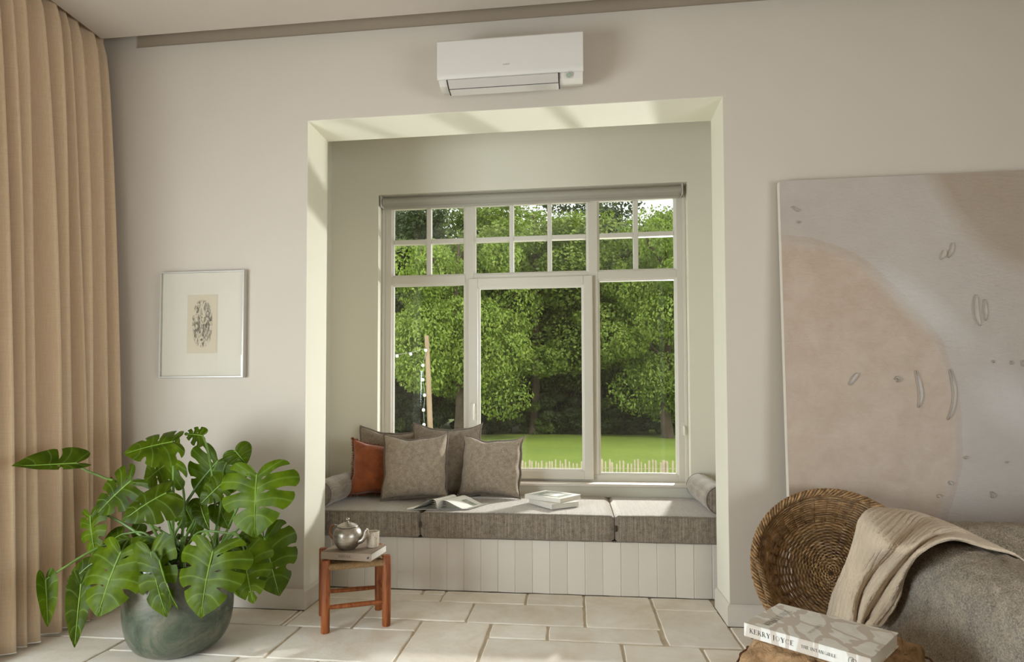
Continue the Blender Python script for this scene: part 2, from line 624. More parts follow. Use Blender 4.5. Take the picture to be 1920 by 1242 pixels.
def canvas_mat(nm):
    """large abstract: pinkish lobe against pale grey, in thin knifed layers. Object origin = lower left corner"""
    t = NT(nm)
    co = t.coord()
    s = t.n('ShaderNodeSeparateXYZ')
    t.l(co, s.inputs[0])
    X, Z = s.outputs[0], s.outputs[2]
    big = t.noise(co, 1.3, 5, .6, .4)
    fine = t.noise(co, 9, 6, .65, .5)
    wob = t.math('MULTIPLY_ADD', big, .16, -.08)
    def ell(cx, cz, rx, rz, tilt=0):
        ct, st = math.cos(tilt), math.sin(tilt)
        dx = t.math('SUBTRACT', X, cx)
        dz = t.math('SUBTRACT', Z, cz)
        u = t.math('DIVIDE', t.math('ADD', t.math('MULTIPLY', dx, ct), t.math('MULTIPLY', dz, st)), rx)
        v = t.math('DIVIDE', t.math('SUBTRACT', t.math('MULTIPLY', dz, ct), t.math('MULTIPLY', dx, st)), rz)
        return t.math('ADD', t.math('SQRT', t.math('ADD', t.math('MULTIPLY', u, u), t.math('MULTIPLY', v, v))), wob)
    B, Wt = (0, 0, 0, 1), (1, 1, 1, 1)
    base = t.ramp(big, [(.3, srgb(198, 186, 176)), (.7, srgb(210, 200, 191))])
    lobe = ell(.0, .97, .77, .93)
    col = t.mix(t.math('MULTIPLY', t.ramp(lobe, [(.93, Wt), (1.0, B)]), .9), base, t.ramp(fine, [(.3, srgb(201, 180, 161)), (.7, srgb(212, 192, 174))]))
    col = t.mix(t.math('MULTIPLY', t.ramp(lobe, [(.955, B), (.975, Wt), (1.0, Wt), (1.03, B)]), .35), col, srgb(188, 168, 150))
    c2 = ell(1.25, 2.3, .62, .72, .5)
    col = t.mix(t.math('MULTIPLY', t.ramp(c2, [(.85, Wt), (1.0, B)]), .75), col, srgb(176, 158, 138))
    c3 = ell(.62, 1.55, .34, .10, -.75)  # pale diagonal band: window sheen painted into the canvas colour
    col = t.mix(t.math('MULTIPLY', t.ramp(c3, [(.3, Wt), (1.6, B)]), .6), col, srgb(226, 220, 214))
    c4 = ell(1.05, 1.05, .30, .16, -.6)
    col = t.mix(t.math('MULTIPLY', t.ramp(c4, [(.3, Wt), (1.4, B)]), .6), col, srgb(226, 220, 216))
    hv = t.n('ShaderNodeHueSaturation')
    hv.inputs['Value'].default_value = .70
    hv.inputs['Saturation'].default_value = 1.3
    t.l(t.mix(.1, col, t.ramp(fine, [(.3, srgb(176, 160, 145)), (.7, srgb(224, 216, 208))])), hv.inputs['Color'])
    t.color(hv.outputs[0])
    t.bump(t.noise(t.coord((1, 1, 2.2)), 22, 7, .7, .8), .35, .006)
    t.set(Roughness=.5)
    return t.m
M['canvas'] = canvas_mat('abstract_canvas')
M['impasto'] = plain('impasto_paint', srgb(172, 160, 148), .45, .06, 30, .4, 60, .004)
def curtain_mat():
    t = NT('beige_curtain_linen')
    co = t.coord((1, 1, 1))
    f = t.noise(t.coord((60, 60, 1.5)), 8, 3)
    g = t.noise(t.coord((2, 2, 60)), 8, 3)
    c = t.mix(.5, t.ramp(f, [(.35, srgb(206, 176, 142)), (.65, srgb(226, 200, 168))]), t.ramp(g, [(.35, srgb(208, 180, 146)), (.65, srgb(224, 198, 166))]))
    t.color(c)
    t.set(Roughness=.9, Sheen_Weight=.15)
    tr = t.n('ShaderNodeBsdfTranslucent')
    tr.inputs[0].default_value = srgb(214, 186, 152)
    mx = t.n('ShaderNodeMixShader')
    mx.inputs[0].default_value = .12
    t.l(t.b.outputs[0], mx.inputs[1])
    t.l(tr.outputs[0], mx.inputs[2])
    t.l(mx.outputs[0], t.out.inputs[0])
    return t.m
M['curtain'] = curtain_mat()

# ------------------------------------------------------------------ lettering
GL = {  # serif capitals: straight strokes (x0,y0,x1,y1,w), arcs (cx,cy,rx,ry,a0,a1,w0,w1), advance
    'K': ([(.12, 0, .12, 1, .13), (.14, .42, .62, 1, .05), (.26, .56, .68, 0, .13)], [], .74, [(.12, 0), (.12, 1), (.62, 1), (.68, 0)]),
    'E': ([(.12, 0, .12, 1, .13), (.12, .975, .56, .975, .05), (.12, .025, .60, .025, .05), (.12, .52, .46, .52, .05), (.56, .82, .56, 1, .05), (.60, 0, .60, .2, .05), (.46, .42, .46, .62, .04)], [], .68, [(.10, 0), (.10, 1)]),
    'R': ([(.12, 0, .12, 1, .13), (.12, .975, .34, .975, .05), (.12, .5, .34, .5, .05), (.34, .5, .70, 0, .13)], [(.34, .74, .19, .24, -90, 90, .05, .13)], .76, [(.12, 0), (.12, 1), (.70, 0)]),
    'Y': ([(.38, 0, .38, .46, .13), (.08, 1, .38, .44, .13), (.68, 1, .38, .44, .05)], [], .72, [(.38, 0), (.08, 1), (.68, 1)]),
    'J': ([(.2, .02, .2, 1, .13)], [(.04, .02, .16, .24, -90, 0, .05, .12)], .4, [(.2, 1)]),
    'O': ([], [(.44, .5, .38, .49, 0, 360, .13, .05)], .92, []),
    'C': ([(.72, .72, .72, .95, .05)], [(.46, .5, .40, .49, 45, 318, .06, .13)], .84, []),
    'G': ([(.70, .05, .70, .42, .12), (.72, .74, .72, .95, .05)], [(.46, .5, .40, .49, 45, 318, .06, .13)], .86, [(.70, .42)]),
    'T': ([(.36, 0, .36, 1, .13), (.06, .975, .66, .975, .05), (.06, .8, .06, 1, .05), (.66, .8, .66, 1, .05)], [], .72, [(.36, 0)]),
    'H': ([(.14, 0, .14, 1, .13), (.66, 0, .66, 1, .13), (.14, .52, .66, .52, .05)], [], .84, [(.14, 0), (.14, 1), (.66, 0), (.66, 1)]),
    'I': ([(.17, 0, .17, 1, .13)], [], .36, [(.17, 0), (.17, 1)]),
    'N': ([(.14, 0, .14, 1, .05), (.70, 0, .70, 1, .05), (.14, 1, .70, 0, .13)], [], .86, [(.14, 0), (.12, 1), (.70, 1)]),
    'A': ([(.06, 0, .37, 1, .05), (.37, 1, .70, 0, .13), (.18, .34, .58, .34, .05)], [], .76, [(.06, 0), (.70, 0)]),
    'B': ([(.12, 0, .12, 1, .13), (.12, .975, .34, .975, .05), (.12, .53, .36, .53, .05), (.12, .025, .36, .025, .05)], [(.34, .755, .17, .22, -90, 90, .05, .12), (.36, .28, .22, .255, -90, 90, .05, .13)], .7, [(.1, 0), (.1, 1)]),
    'L': ([(.12, 0, .12, 1, .13), (.12, .025, .58, .025, .05), (.58, 0, .58, .22, .05)], [], .64, [(.10, 0), (.12, 1)]),
    'F': ([(.12, 0, .12, 1, .13), (.12, .975, .56, .975, .05), (.12, .52, .44, .52, .05), (.56, .8, .56, 1, .05)], [], .62, [(.12, 0), (.10, 1)]),
    'M': ([(.12, 0, .12, 1, .05), (.82, 0, .82, 1, .13), (.12, 1, .46, .05, .13), (.46, .05, .82, 1, .05)], [], .96, [(.12, 0), (.82, 0), (.12, 1), (.82, 1)]),
    'D': ([(.12, 0, .12, 1, .13), (.12, .975, .34, .975, .05), (.12, .025, .34, .025, .05)], [(.34, .5, .38, .475, -90, 90, .05, .13)], .84, [(.1, 0), (.1, 1)]),
}

def lettering(txt, org, ux, uy, h, track=.12, plain_caps=False):
    """flat printed letters on a plane: org lower left, ux/uy unit vectors"""
    mb = MB()
    ux, uy, org = np.array(ux, float), np.array(uy, float), np.array(org, float)
    un = np.cross(ux, uy)
    x = 0
    k = [0]
    def q(pts):
        k[0] += 1
        off = un * (1e-5 * k[0])
        mb.add([org + off + ux * (x + a) * h + uy * b * h for a, b in pts], [tuple(range(len(pts)))])
    for ch in txt:
        if ch == ' ':
            x += .42
            continue
        st, arcs, adv, ser = GL[ch]
        for x0, y0, x1, y1, w in st:
            if plain_caps: w = .12
            L = math.hypot(x1 - x0, y1 - y0)
            nx, ny = -(y1 - y0) / L * w / 2, (x1 - x0) / L * w / 2
            q([(x0 - nx, y0 - ny), (x1 - nx, y1 - ny), (x1 + nx, y1 + ny), (x0 + nx, y0 + ny)])
        for cx, cy, rx, ry, a0, a1, w0, w1 in arcs:
            n = 18
            for i in range(n):
                P = []
                for j in (i, i + 1):
                    a = math.radians(a0 + (a1 - a0) * j / n)
                    w = .12 if plain_caps else (w0 + (w1 - w0) * abs(math.cos(a)) if a1 - a0 > 200 and w1 > w0 else (w1 + (w0 - w1) * abs(math.cos(a)) if a1 - a0 > 200 else w0 + (w1 - w0) * abs(math.cos(a))))
                    P.append((cx + (rx - w / 2) * math.cos(a), cy + (ry - w / 2) * math.sin(a), cx + rx * math.cos(a), cy + ry * math.sin(a)))
                q([(P[0][0], P[0][1]), (P[0][2], P[0][3]), (P[1][2], P[1][3]), (P[1][0], P[1][1])])
        if not plain_caps:
            for sx, sy in ser:
                y0 = 0 if sy < .5 else .955
                if 0 < sy < 1: y0 = sy - .02
                q([(sx - .13, y0), (sx + .13, y0), (sx + .13, y0 + .045), (sx - .13, y0 + .045)])
        x += adv + track
    return mb

# ================================================================== STRUCTURE
ZC = 3.124            # underside of the lowered ceiling
HB = 2.645            # niche opening height
D1 = .255             # wall thickness
XL, XR, YB = -2.5, 3.7, -5.6
BK = 1.04             # inner face of the bay back wall

def struct(name, mb, mat, **kw):
    return tag(mb.build(name, mat, **kw), kind='structure')

# main wall (with the niche opening)
mb = MB()
mb.box((XL - .2, 0, 0), (-1.1, D1, ZC))
mb.box((1.1, 0, 0), (XR + .2, D1, ZC))
mb.box((-1.1, 0, HB), (1.1, D1, ZC))
mb.box((XL - .2, 0, ZC), (-2.13, D1, 3.3))
struct('wall_front', mb, M['wall'])
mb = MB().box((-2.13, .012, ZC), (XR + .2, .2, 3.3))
struct('slot_shade_strip', mb, M['slot'])  # strip of wall in the ceiling slot, its shade put into the colour
# jamb and soffit lining of the niche (same bounce-tinted colour as the bay)
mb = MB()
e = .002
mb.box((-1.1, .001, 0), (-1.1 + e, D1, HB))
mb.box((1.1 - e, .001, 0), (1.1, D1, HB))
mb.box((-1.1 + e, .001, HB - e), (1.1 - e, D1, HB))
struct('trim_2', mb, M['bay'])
# bay: side walls, ceiling, back wall with window opening
WX0, WX1, WZ0, WZ1 = -1.063, 1.115, .53, 2.603
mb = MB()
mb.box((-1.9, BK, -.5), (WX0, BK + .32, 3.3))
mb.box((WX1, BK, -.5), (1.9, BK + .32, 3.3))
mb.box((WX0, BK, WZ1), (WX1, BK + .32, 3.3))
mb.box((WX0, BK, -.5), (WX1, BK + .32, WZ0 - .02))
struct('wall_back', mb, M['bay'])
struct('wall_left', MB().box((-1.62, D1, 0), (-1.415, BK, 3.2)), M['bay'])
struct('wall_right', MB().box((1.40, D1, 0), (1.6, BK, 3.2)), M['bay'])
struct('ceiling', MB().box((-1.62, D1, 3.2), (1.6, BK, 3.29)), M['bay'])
# room ceiling slab with recess along window wall and curtain side, roof above
struct('ceiling', MB().box((-2.255, YB, ZC), (XR, -.1, ZC + .12)), M['ceiling'])
struct('ceiling', MB().box((XL - .2, YB - .2, 3.3), (XR + .2, BK + .32, 3.42)), M['ceiling'])
# side walls: window beyond the curtain, right opening added for fill; plain rear wall
mb = MB()
mb.box((XL - .2, -1.75, 0), (XL, 0, 3.3))
mb.box((XL - .2, YB, 0), (XL, -3.65, 3.3))
mb.box((XL - .2, -3.65, 1.75), (XL, -1.75, 3.3))
mb.box((XL - .2, -3.65, 0), (XL, -1.75, .15))
struct('wall_left', mb, M['wall'])
mb = MB()
mb.box((XL - .2, YB - .2, 0), (XR + .2, YB, 3.3))
struct('wall_rear', mb, M['wall'])
mb = MB()
mb.box((XR, -2.3, 0), (XR + .2, 0, 3.3))
mb.box((XR, YB, 0), (XR + .2, -4.9, 3.3))
mb.box((XR, -4.9, 1.75), (XR + .2, -2.3, 3.3))
mb.box((XR, -4.9, 0), (XR + .2, -2.3, .2))
struct('wall_right', mb, M['wall'])

# baseboards
def skirting(name, path, h=.105, t=.016):
    """boards with chamfered top along a path of (x,y); room side to the right of travel"""
    mb = MB()
    for (x0, y0), (x1, y1), m0, m1 in path:
        d = np.array([x1 - x0, y1 - y0])
        L = np.linalg.norm(d)
        d /= L
        n = np.array([d[1], -d[0]])
        pr = [(0, 0), (t, 0), (t, h - .012), (t * .35, h), (0, h)]
        A = [np.array([x0, y0]) + n * a - d * (m0 * a) for a, b in pr]
        B = [np.array([x1, y1]) + n * a + d * (m1 * a) for a, b in pr]
        vs = [(*p, q[1]) for p, q in zip(A, pr)] + [(*p, q[1]) for p, q in zip(B, pr)]
        k = len(pr)
        mb.add(vs, [(i, (i + 1) % k, k + (i + 1) % k, k + i) for i in range(k)] + [tuple(reversed(range(k))), tuple(range(k, 2 * k))])
    return struct(name, mb, M['trim'])
skirting('baseboard_left', [((XL, 0), (-1.1, 0), 0, 1), ((-1.1, 0), (-1.1, D1), 1, 0)])
skirting('baseboard_right', [((1.1, D1), (1.1, 0), 0, 1), ((1.1, 0), (XR, 0), 1, 0)])

# floor: grout bed + limestone tiles
floor = struct('floor', MB().box((XL - .2, YB, -.12), (XR + .2, BK, -.007)), M['grout'])
tiles = [(-1.082, .305, -.545, .372), (-1.082, .195, -.41, .295), (-.53, .305, -.41, .372), (-.40, .195, .065, .345), (-.40, .353, .065, .374), (.075, .195, .384, .374),
         (.396, -.09, .75, .374), (.764, .192, 1.083, .374), (.764, -.268, 1.083, .182),
         (-1.083, -.222, -.752, .186), (-.742, -.08, -.211, .186), (-.20, -.088, .384, .186),
         (-.742, -.222, -.43, -.09), (-.418, -.575, -.076, -.1), (-.062, -.263, .207, -.104), (.219, -.263, .738, -.102),
         (-1.73, -.222, -1.118, -.02), (-1.107, -.222, -1.09, -.02), (-1.73, -.578, -1.002, -.232), (-.99, -.578, -.43, -.234),
         (-.062, -.575, .548, -.277), (.56, -.575, .897, -.282), (.909, -.575, 1.6, -.292), (1.093, -.28, 1.95, -.02),
         (-2.48, -.46, -1.742, -.02), (-2.48, -.95, -1.742, -.47), (1.61, -.575, 2.5, -.292), (1.96, -.28, 2.9, -.02), (2.91, -.575, 3.68, -.02), (2.51, -.575, 2.9, -.292)]
rng = random.Random(4)
y = -.585
while y > YB + .1:
    h = rng.choice((.28, .36, .46))
    y1 = max(y - h, YB + .02)
    x = -1.73 if y > -.95 else -2.48
    while x < XR - .1:
        w = rng.choice((.35, .5, .62, .7))
        x1 = min(x + w, XR - .02)
        tiles.append((x, y1 + .01, x1, y))
        x = x1 + .011
    y = y1
for i, (x0, y0, x1, y1) in enumerate(tiles):
    r = random.Random(i * 7 + 1)
    # slightly irregular outline, worn edge
    pts = []
    def edge(a, b):
        L = math.hypot(b[0] - a[0], b[1] - a[1])
        n = max(2, int(L / .05))
        nx, ny = -(b[1] - a[1]) / L, (b[0] - a[0]) / L
        for k in range(n):
            s = k / n
            w = 0 if k == 0 else r.uniform(-.0022, .0022)
            pts.append((a[0] + (b[0] - a[0]) * s + nx * w, a[1] + (b[1] - a[1]) * s + ny * w))
    c = .004
    edge((x0 + c, y0), (x1 - c, y0)); edge((x1, y0 + c), (x1, y1 - c)); edge((x1 - c, y1), (x0 + c, y1)); edge((x0, y1 - c), (x0, y0 + c))
    dz = r.uniform(-.0012, .0)
    cx, cy = (x0 + x1) / 2, (y0 + y1) / 2
    n = len(pts)
    ins = [(px + (.004 if px < cx else -.004) * (abs(px - cx) > (x1 - x0) / 2 - .006), py + (.004 if py < cy else -.004) * (abs(py - cy) > (y1 - y0) / 2 - .006)) for px, py in pts]
    mb = MB().add([(*p, -.009) for p in pts] + [(*p, -.003 + dz) for p in pts] + [(*p, dz) for p in ins],
                  [(k, (k + 1) % n, n + (k + 1) % n, n + k) for k in range(n)] + [(n + k, n + (k + 1) % n, 2 * n + (k + 1) % n, 2 * n + k) for k in range(n)] + [tuple(range(2 * n, 3 * n))])
    mb.build('tile', M['tile'], floor)

# ------------------------------------------------------------------ window
FY = 1.13     # front face of the fixed frame
win = tag(empty('window_1', (0, FY, WZ0)), kind='structure')
def bar(name, x0, x1, z0, z1, y0=FY, y1=FY + .07, mat='frame', bev=.003, parent=None):
    return MB().box((x0, y0, z0), (x1, y1, z1)).build(name, M[mat], parent or win, bevel=bev)
ZT, ZB = 2.54, .60
bar('frame_stile', WX0 + .001, -.993, WZ0, WZ1 - .001)
bar('frame_stile', 1.052, WX1 - .001, WZ0, WZ1 - .001)
bar('frame_head', -.993, 1.052, ZT, WZ1 - .001)
bar('frame_sill', -.993, 1.052, WZ0, .590)
for a, b in ((-.443, -.381), (.442, .508)):
    bar('mullion', a, b, .590, ZT)
for a, b in ((-.993, -.443), (-.381, .442), (.508, 1.052)):
    bar('transom', a, b, 1.967, 2.021)
# slim groove steps of the outer frame
bar('frame_lip', WX0 + .001, WX0 + .022, WZ0, WZ1 - .001, FY - .012, FY - .0003)
bar('frame_lip', WX1 - .022, WX1 - .001, WZ0, WZ1 - .001, FY - .012, FY - .0003)

def beads(x0, x1, z0, z1, y, parent, w=.014):
    """sloping glazing beads around one light, four pieces"""
    for side in range(4):
        if side == 0: q = [(x0, z0), (x1, z0), (x1 - w, z0 + w), (x0 + w, z0 + w)]
        if side == 1: q = [(x1, z0), (x1, z1), (x1 - w, z1 - w), (x1 - w, z0 + w)]
        if side == 2: q = [(x1, z1), (x0, z1), (x0 + w, z1 - w), (x1 - w, z1 - w)]
        if side == 3: q = [(x0, z1), (x0, z0), (x0 + w, z0 + w), (x0 + w, z1 - w)]
        yy = [y, y, y + .012, y + .012]
        f = [(a, Y, b) for (a, b), Y in zip(q, yy)]
        k = [(a, y + .035, b) for (a, b) in q]
        MB().add(f + k, [(3, 2, 1, 0), (4, 5, 6, 7), (0, 1, 5, 4), (1, 2, 6, 5), (2, 3, 7, 6), (3, 0, 4, 7)]).build('glazing_bead', M['bead'], parent)

def pane(x0, x1, z0, z1, y, parent):
    return MB().box((x0, y, z0), (x1, y + .006, z1)).build('glass_pane', M['glass'], parent)

BY = FY + .006
# three upper lights with glazing bars
HM0, HM1 = 2.264, 2.297
for x0, x1, mun in ((-.993, -.443, [(-.733, -.699)]), (-.381, .442, [(-.121, -.090), (.153, .184)]), (.508, 1.052, [(.759, .793)])):
    beads(x0, x1, 2.021, ZT, BY, win)
    for a, b in mun:
        bar('glazing_bar', a, b, 2.035, ZT - .014, BY + .006, BY + .05, 'bead', .004)
    xs = [x0 + .014] + [v for m in mun for v in m] + [x1 - .014]
    for a, b in zip(xs[::2], xs[1::2]):
        bar('glazing_bar', a, b, HM0, HM1, BY + .007, BY + .05, 'bead', .004)
        pane(a, b, 2.035, HM0, BY + .026, win)
        pane(a, b, HM1, ZT - .014, BY + .026, win)
# fixed lower lights left and right
for x0, x1, z1 in ((-.993, -.443, 1.967), (.508, 1.052, 1.955)):
    beads(x0, x1, .590, 1.967, BY, win)
    pane(x0 + .012, x1 - .012, .602, 1.955, BY + .026, win)
# opening sash in the middle
sash = MB()
SY = FY - .034
sx0, sx1, sz0, sz1 = -.412, .470, .560, 1.988
gx0, gx1, gz0, gz1 = -.345, .406, .617, 1.926
sash.box((sx0, SY, sz0), (gx0, FY + .03, sz1)).box((gx1, SY, sz0), (sx1, FY + .03, sz1)).box((gx0, SY, sz0), (gx1, FY + .03, gz0)).box((gx0, SY, gz1), (gx1, FY + .03, sz1))
sash = sash.build('sash', M['frame'], win, bevel=.004)
beads(gx0, gx1, gz0, gz1, SY + .006, sash)
pane(gx0 + .012, gx1 - .012, gz0 + .012, gz1 - .012, SY + .034, sash)
# lever handle on the sash, small stay handle on the right stile
def lever(x, z0, z1, y, r, parent):
    hb = MB().tube([(x, y, z1 - .012), (x, y - .02, z1 - .012), (x, y - .03, z1 - .018), (x, y - .034, z1 - .04), (x, y - .034, z0 + .02), (x, y - .03, z0)], [r, r, r * 1.1, r, r * .9, r * .7], 10)
    ob = hb.build('handle', M['brass_handle'], parent, smooth=True)
    MB().box((x - .014, y - .004, z1 - .075), (x + .014, y + .001, z1 + .02)).build('handle_plate', M['frame'], parent, bevel=.003)
    return ob
lever(-.372, .975, 1.098, SY, .007, sash)
lever(1.086, .868, .945, FY, .006, win)
# window board
struct('trim_3', MB().box((-1.40, .985, .528), (1.395, FY, .546)), M['trim'], bevel=.003)
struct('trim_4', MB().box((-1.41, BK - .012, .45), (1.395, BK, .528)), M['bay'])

# roller blind
rb = empty('roller_blind', (0, 1.075, 2.5), 'grey fabric roller blind rolled up at the window head', 'blind')
MB().tube([(-1.038, 1.078, 2.558), (1.076, 1.078, 2.558)], .031, 24).build('fabric_roll', M['blind'], rb, smooth=True)
MB().box((-1.022, 1.052, 2.506), (1.062, 1.056, 2.55)).build('fabric_drop', M['blind'], rb)
MB().box((-1.022, 1.047, 2.497), (1.062, 1.061, 2.517)).build('hem_bar', M['blind'], rb, bevel=.004)
for x in (-1.047, 1.083):
    b_ = MB().box((x - .004, 1.045, 2.52), (x + .004, 1.125, 2.598)).build('bracket', M['white_plastic'], rb, bevel=.002)
    MB().tube([(x - .006, 1.078, 2.58), (x + .006, 1.078, 2.58)], .005, 10).build('bracket_pin', M['dark'], b_)

# ------------------------------------------------------------------ bench and cushions
bench = empty('window_bench', (0, .374, 0), 'white tongue and groove boarded bench built into the window bay', 'bench')
MB().box((-1.41, .392, 0), (1.395, BK - .001, .304)).build('carcass', M['trim'], bench)
x = -1.41
i = 0
while x < 1.39:
    w = .1005
    r = random.Random(i)
    x1 = min(x + w, 1.395)
    s = .0024 * (1 if i % 2 else -1) + r.uniform(-.001, .001)
    yb = .374
    P = [(x, yb + .0058 + s), (x + .003, yb + .003 + s), (x1 - .003, yb + .003 - s), (x1, yb + .0058 - s), (x1, .392), (x, .392)]
    MB().prism(P, lambda a, b: (a, b, .002), lambda a, b: (a, b, .302)).build('board', M['trim'], bench)
    x += w
    i += 1

def rounded_slab(x0, x1, y0, y1, z0, z1, r=.018, puff=.006, seed=0, n=(36, 20)):
    """seat cushion: closed box with rounded edges and a slightly puffed top"""
    mb = MB()
    def rr(u, a, b, m):
        return a + (b - a) * u
    # superellipse cross-section rings along x
    nx, nr = 44, 48
    rings = []
    for i in range(nx + 1):
        t = i / nx
        xx = x0 + (x1 - x0) * t
        d = min(xx - x0, x1 - xx)
        sh = r - math.sqrt(max(0, r * r - max(0, r - d) ** 2)) if d < r else 0
        ring = []
        cy, cz, hy, hz = (y0 + y1) / 2, (z0 + z1) / 2, (y1 - y0) / 2 - sh, (z1 - z0) / 2 - sh
        rr_ = min(r, hz * .9)
        pts = []
        for q, (sy, sz) in enumerate(((1, 1), (-1, 1), (-1, -1), (1, -1))):
            for k in range(6):
                a = PI / 2 * q + PI / 2 * k / 5
                pts.append((cy + sy * (hy - rr_) + rr_ * math.cos(a), cz + sz * (hz - rr_) + rr_ * math.sin(a)))
        # insert points along the long edges
        full = []
        for k in range(len(pts)):
            a, b = pts[k], pts[(k + 1) % len(pts)]
            full.append(a)
            if math.hypot(b[0] - a[0], b[1] - a[1]) > .05:
                for s in (.12, .3, .5, .7, .88):
                    full.append((a[0] + (b[0] - a[0]) * s, a[1] + (b[1] - a[1]) * s))
        for (a, b) in full:
            bump_ = puff * math.sin(PI * min(1, max(0, t))) ** .3 * (1 if b > cz + hz * .6 else 0) * math.sin(PI * (a - y0) / (y1 - y0)) ** .5 if y0 < a < y1 else 0
            ring.append((xx, a + .0015 * nz(xx * 9, a * 9, b * 20 + seed), b + bump_ + .002 * nz(xx * 5, a * 5, seed)))
        rings.append(ring)
    mb.grid(rings, cv=True)
    m = len(rings[0])
    mb.f.append(tuple(reversed(range(m))))
    mb.f.append(tuple(nx * m + k for k in range(m)))
    return mb

SEAT = .462
for (x0, x1, lab) in ((-1.405, -.566, 'left section of the grey striped bench cushion, under the bolster and pillows'),
                      (-.560, .562, 'long middle section of the grey striped bench cushion, under the open book'),
                      (.568, 1.392, 'right section of the grey striped bench cushion, sunlit in front of the right pane')):
    c = empty('bench_cushion', ((x0 + x1) / 2, .7, .306), lab, 'cushion', 'bench cushions')
    rounded_slab(x0, x1, .352, BK - .018, .306, SEAT - .004, .014, .004, seed=x0).build('cushion_body', M['linen'], c, smooth=True, angle=60)
    # piped seams
    for zz in (.311, SEAT - .009):
        MB().tube([(x0 + .012, .3535, zz), ((x0 + x1) / 2, .3525, zz), (x1 - .012, .3535, zz)], .0028, 6).build('piping', M['piping'], c, smooth=True)
    if x0 > -1:
        MB().box((x0 - .005, .347, .368), (x0 + .009, .356, .402)).build('leather_tag', M['leather_tag'], c, bevel=.003)

def bolster(xc, y0, y1, lab):
    r = .081
    z = SEAT + r
    mb = MB()
    prof = [(0.001, 0), (r * .55, -.001), (r * .86, .0), (r * .96, .004), (r, .014)] + [(r + .002 * math.sin(k * 1.3), .014 + (y1 - y0 - .028) * k / 14) for k in range(1, 14)] + [(r, y1 - y0 - .014), (r * .96, y1 - y0 - .004), (r * .85, y1 - y0), (.001, y1 - y0)]
    Mx = np.array([[1, 0, 0], [0, 0, 1], [0, -1, 0]]).T
    Mx = np.array([[1, 0, 0], [0, 0, 1.], [0, 1, 0]])
    mb.lathe(prof, (xc, y0, z), 40, Mx)
    o = empty('bolster', (xc, (y0 + y1) / 2, SEAT), lab, 'bolster', 'bolsters at the bench ends')
    mb.build('bolster_body', M['linen'], o, smooth=True, angle=50)
    for yy in (y0 + .003, y1 - .003):
        MB().tube([(xc + (r - .002) * math.cos(a), yy, z + (r - .002) * math.sin(a)) for a in np.linspace(0, 2 * PI, 41)], .0035, 6, False).build('piping', M['piping'], o, smooth=True)
bolster(1.158, .40, 1.0, 'grey bolster roll on the right end of the bench by the jamb')
bolster(-1.205, .40, 1.0, 'grey bolster roll on the left end of the bench behind the teapot')

# ------------------------------------------------------------------ scatter pillows
def frame_from(n, up=(0, 0, 1), roll=0):
    n = np.array(n, float); n /= np.linalg.norm(n)
    u = np.array(up, float); u = u - n * (u @ n); u /= np.linalg.norm(u)
    r = np.cross(u, n)
    c, s = math.cos(roll), math.sin(roll)
    return c * r + s * u, -s * r + c * u, n

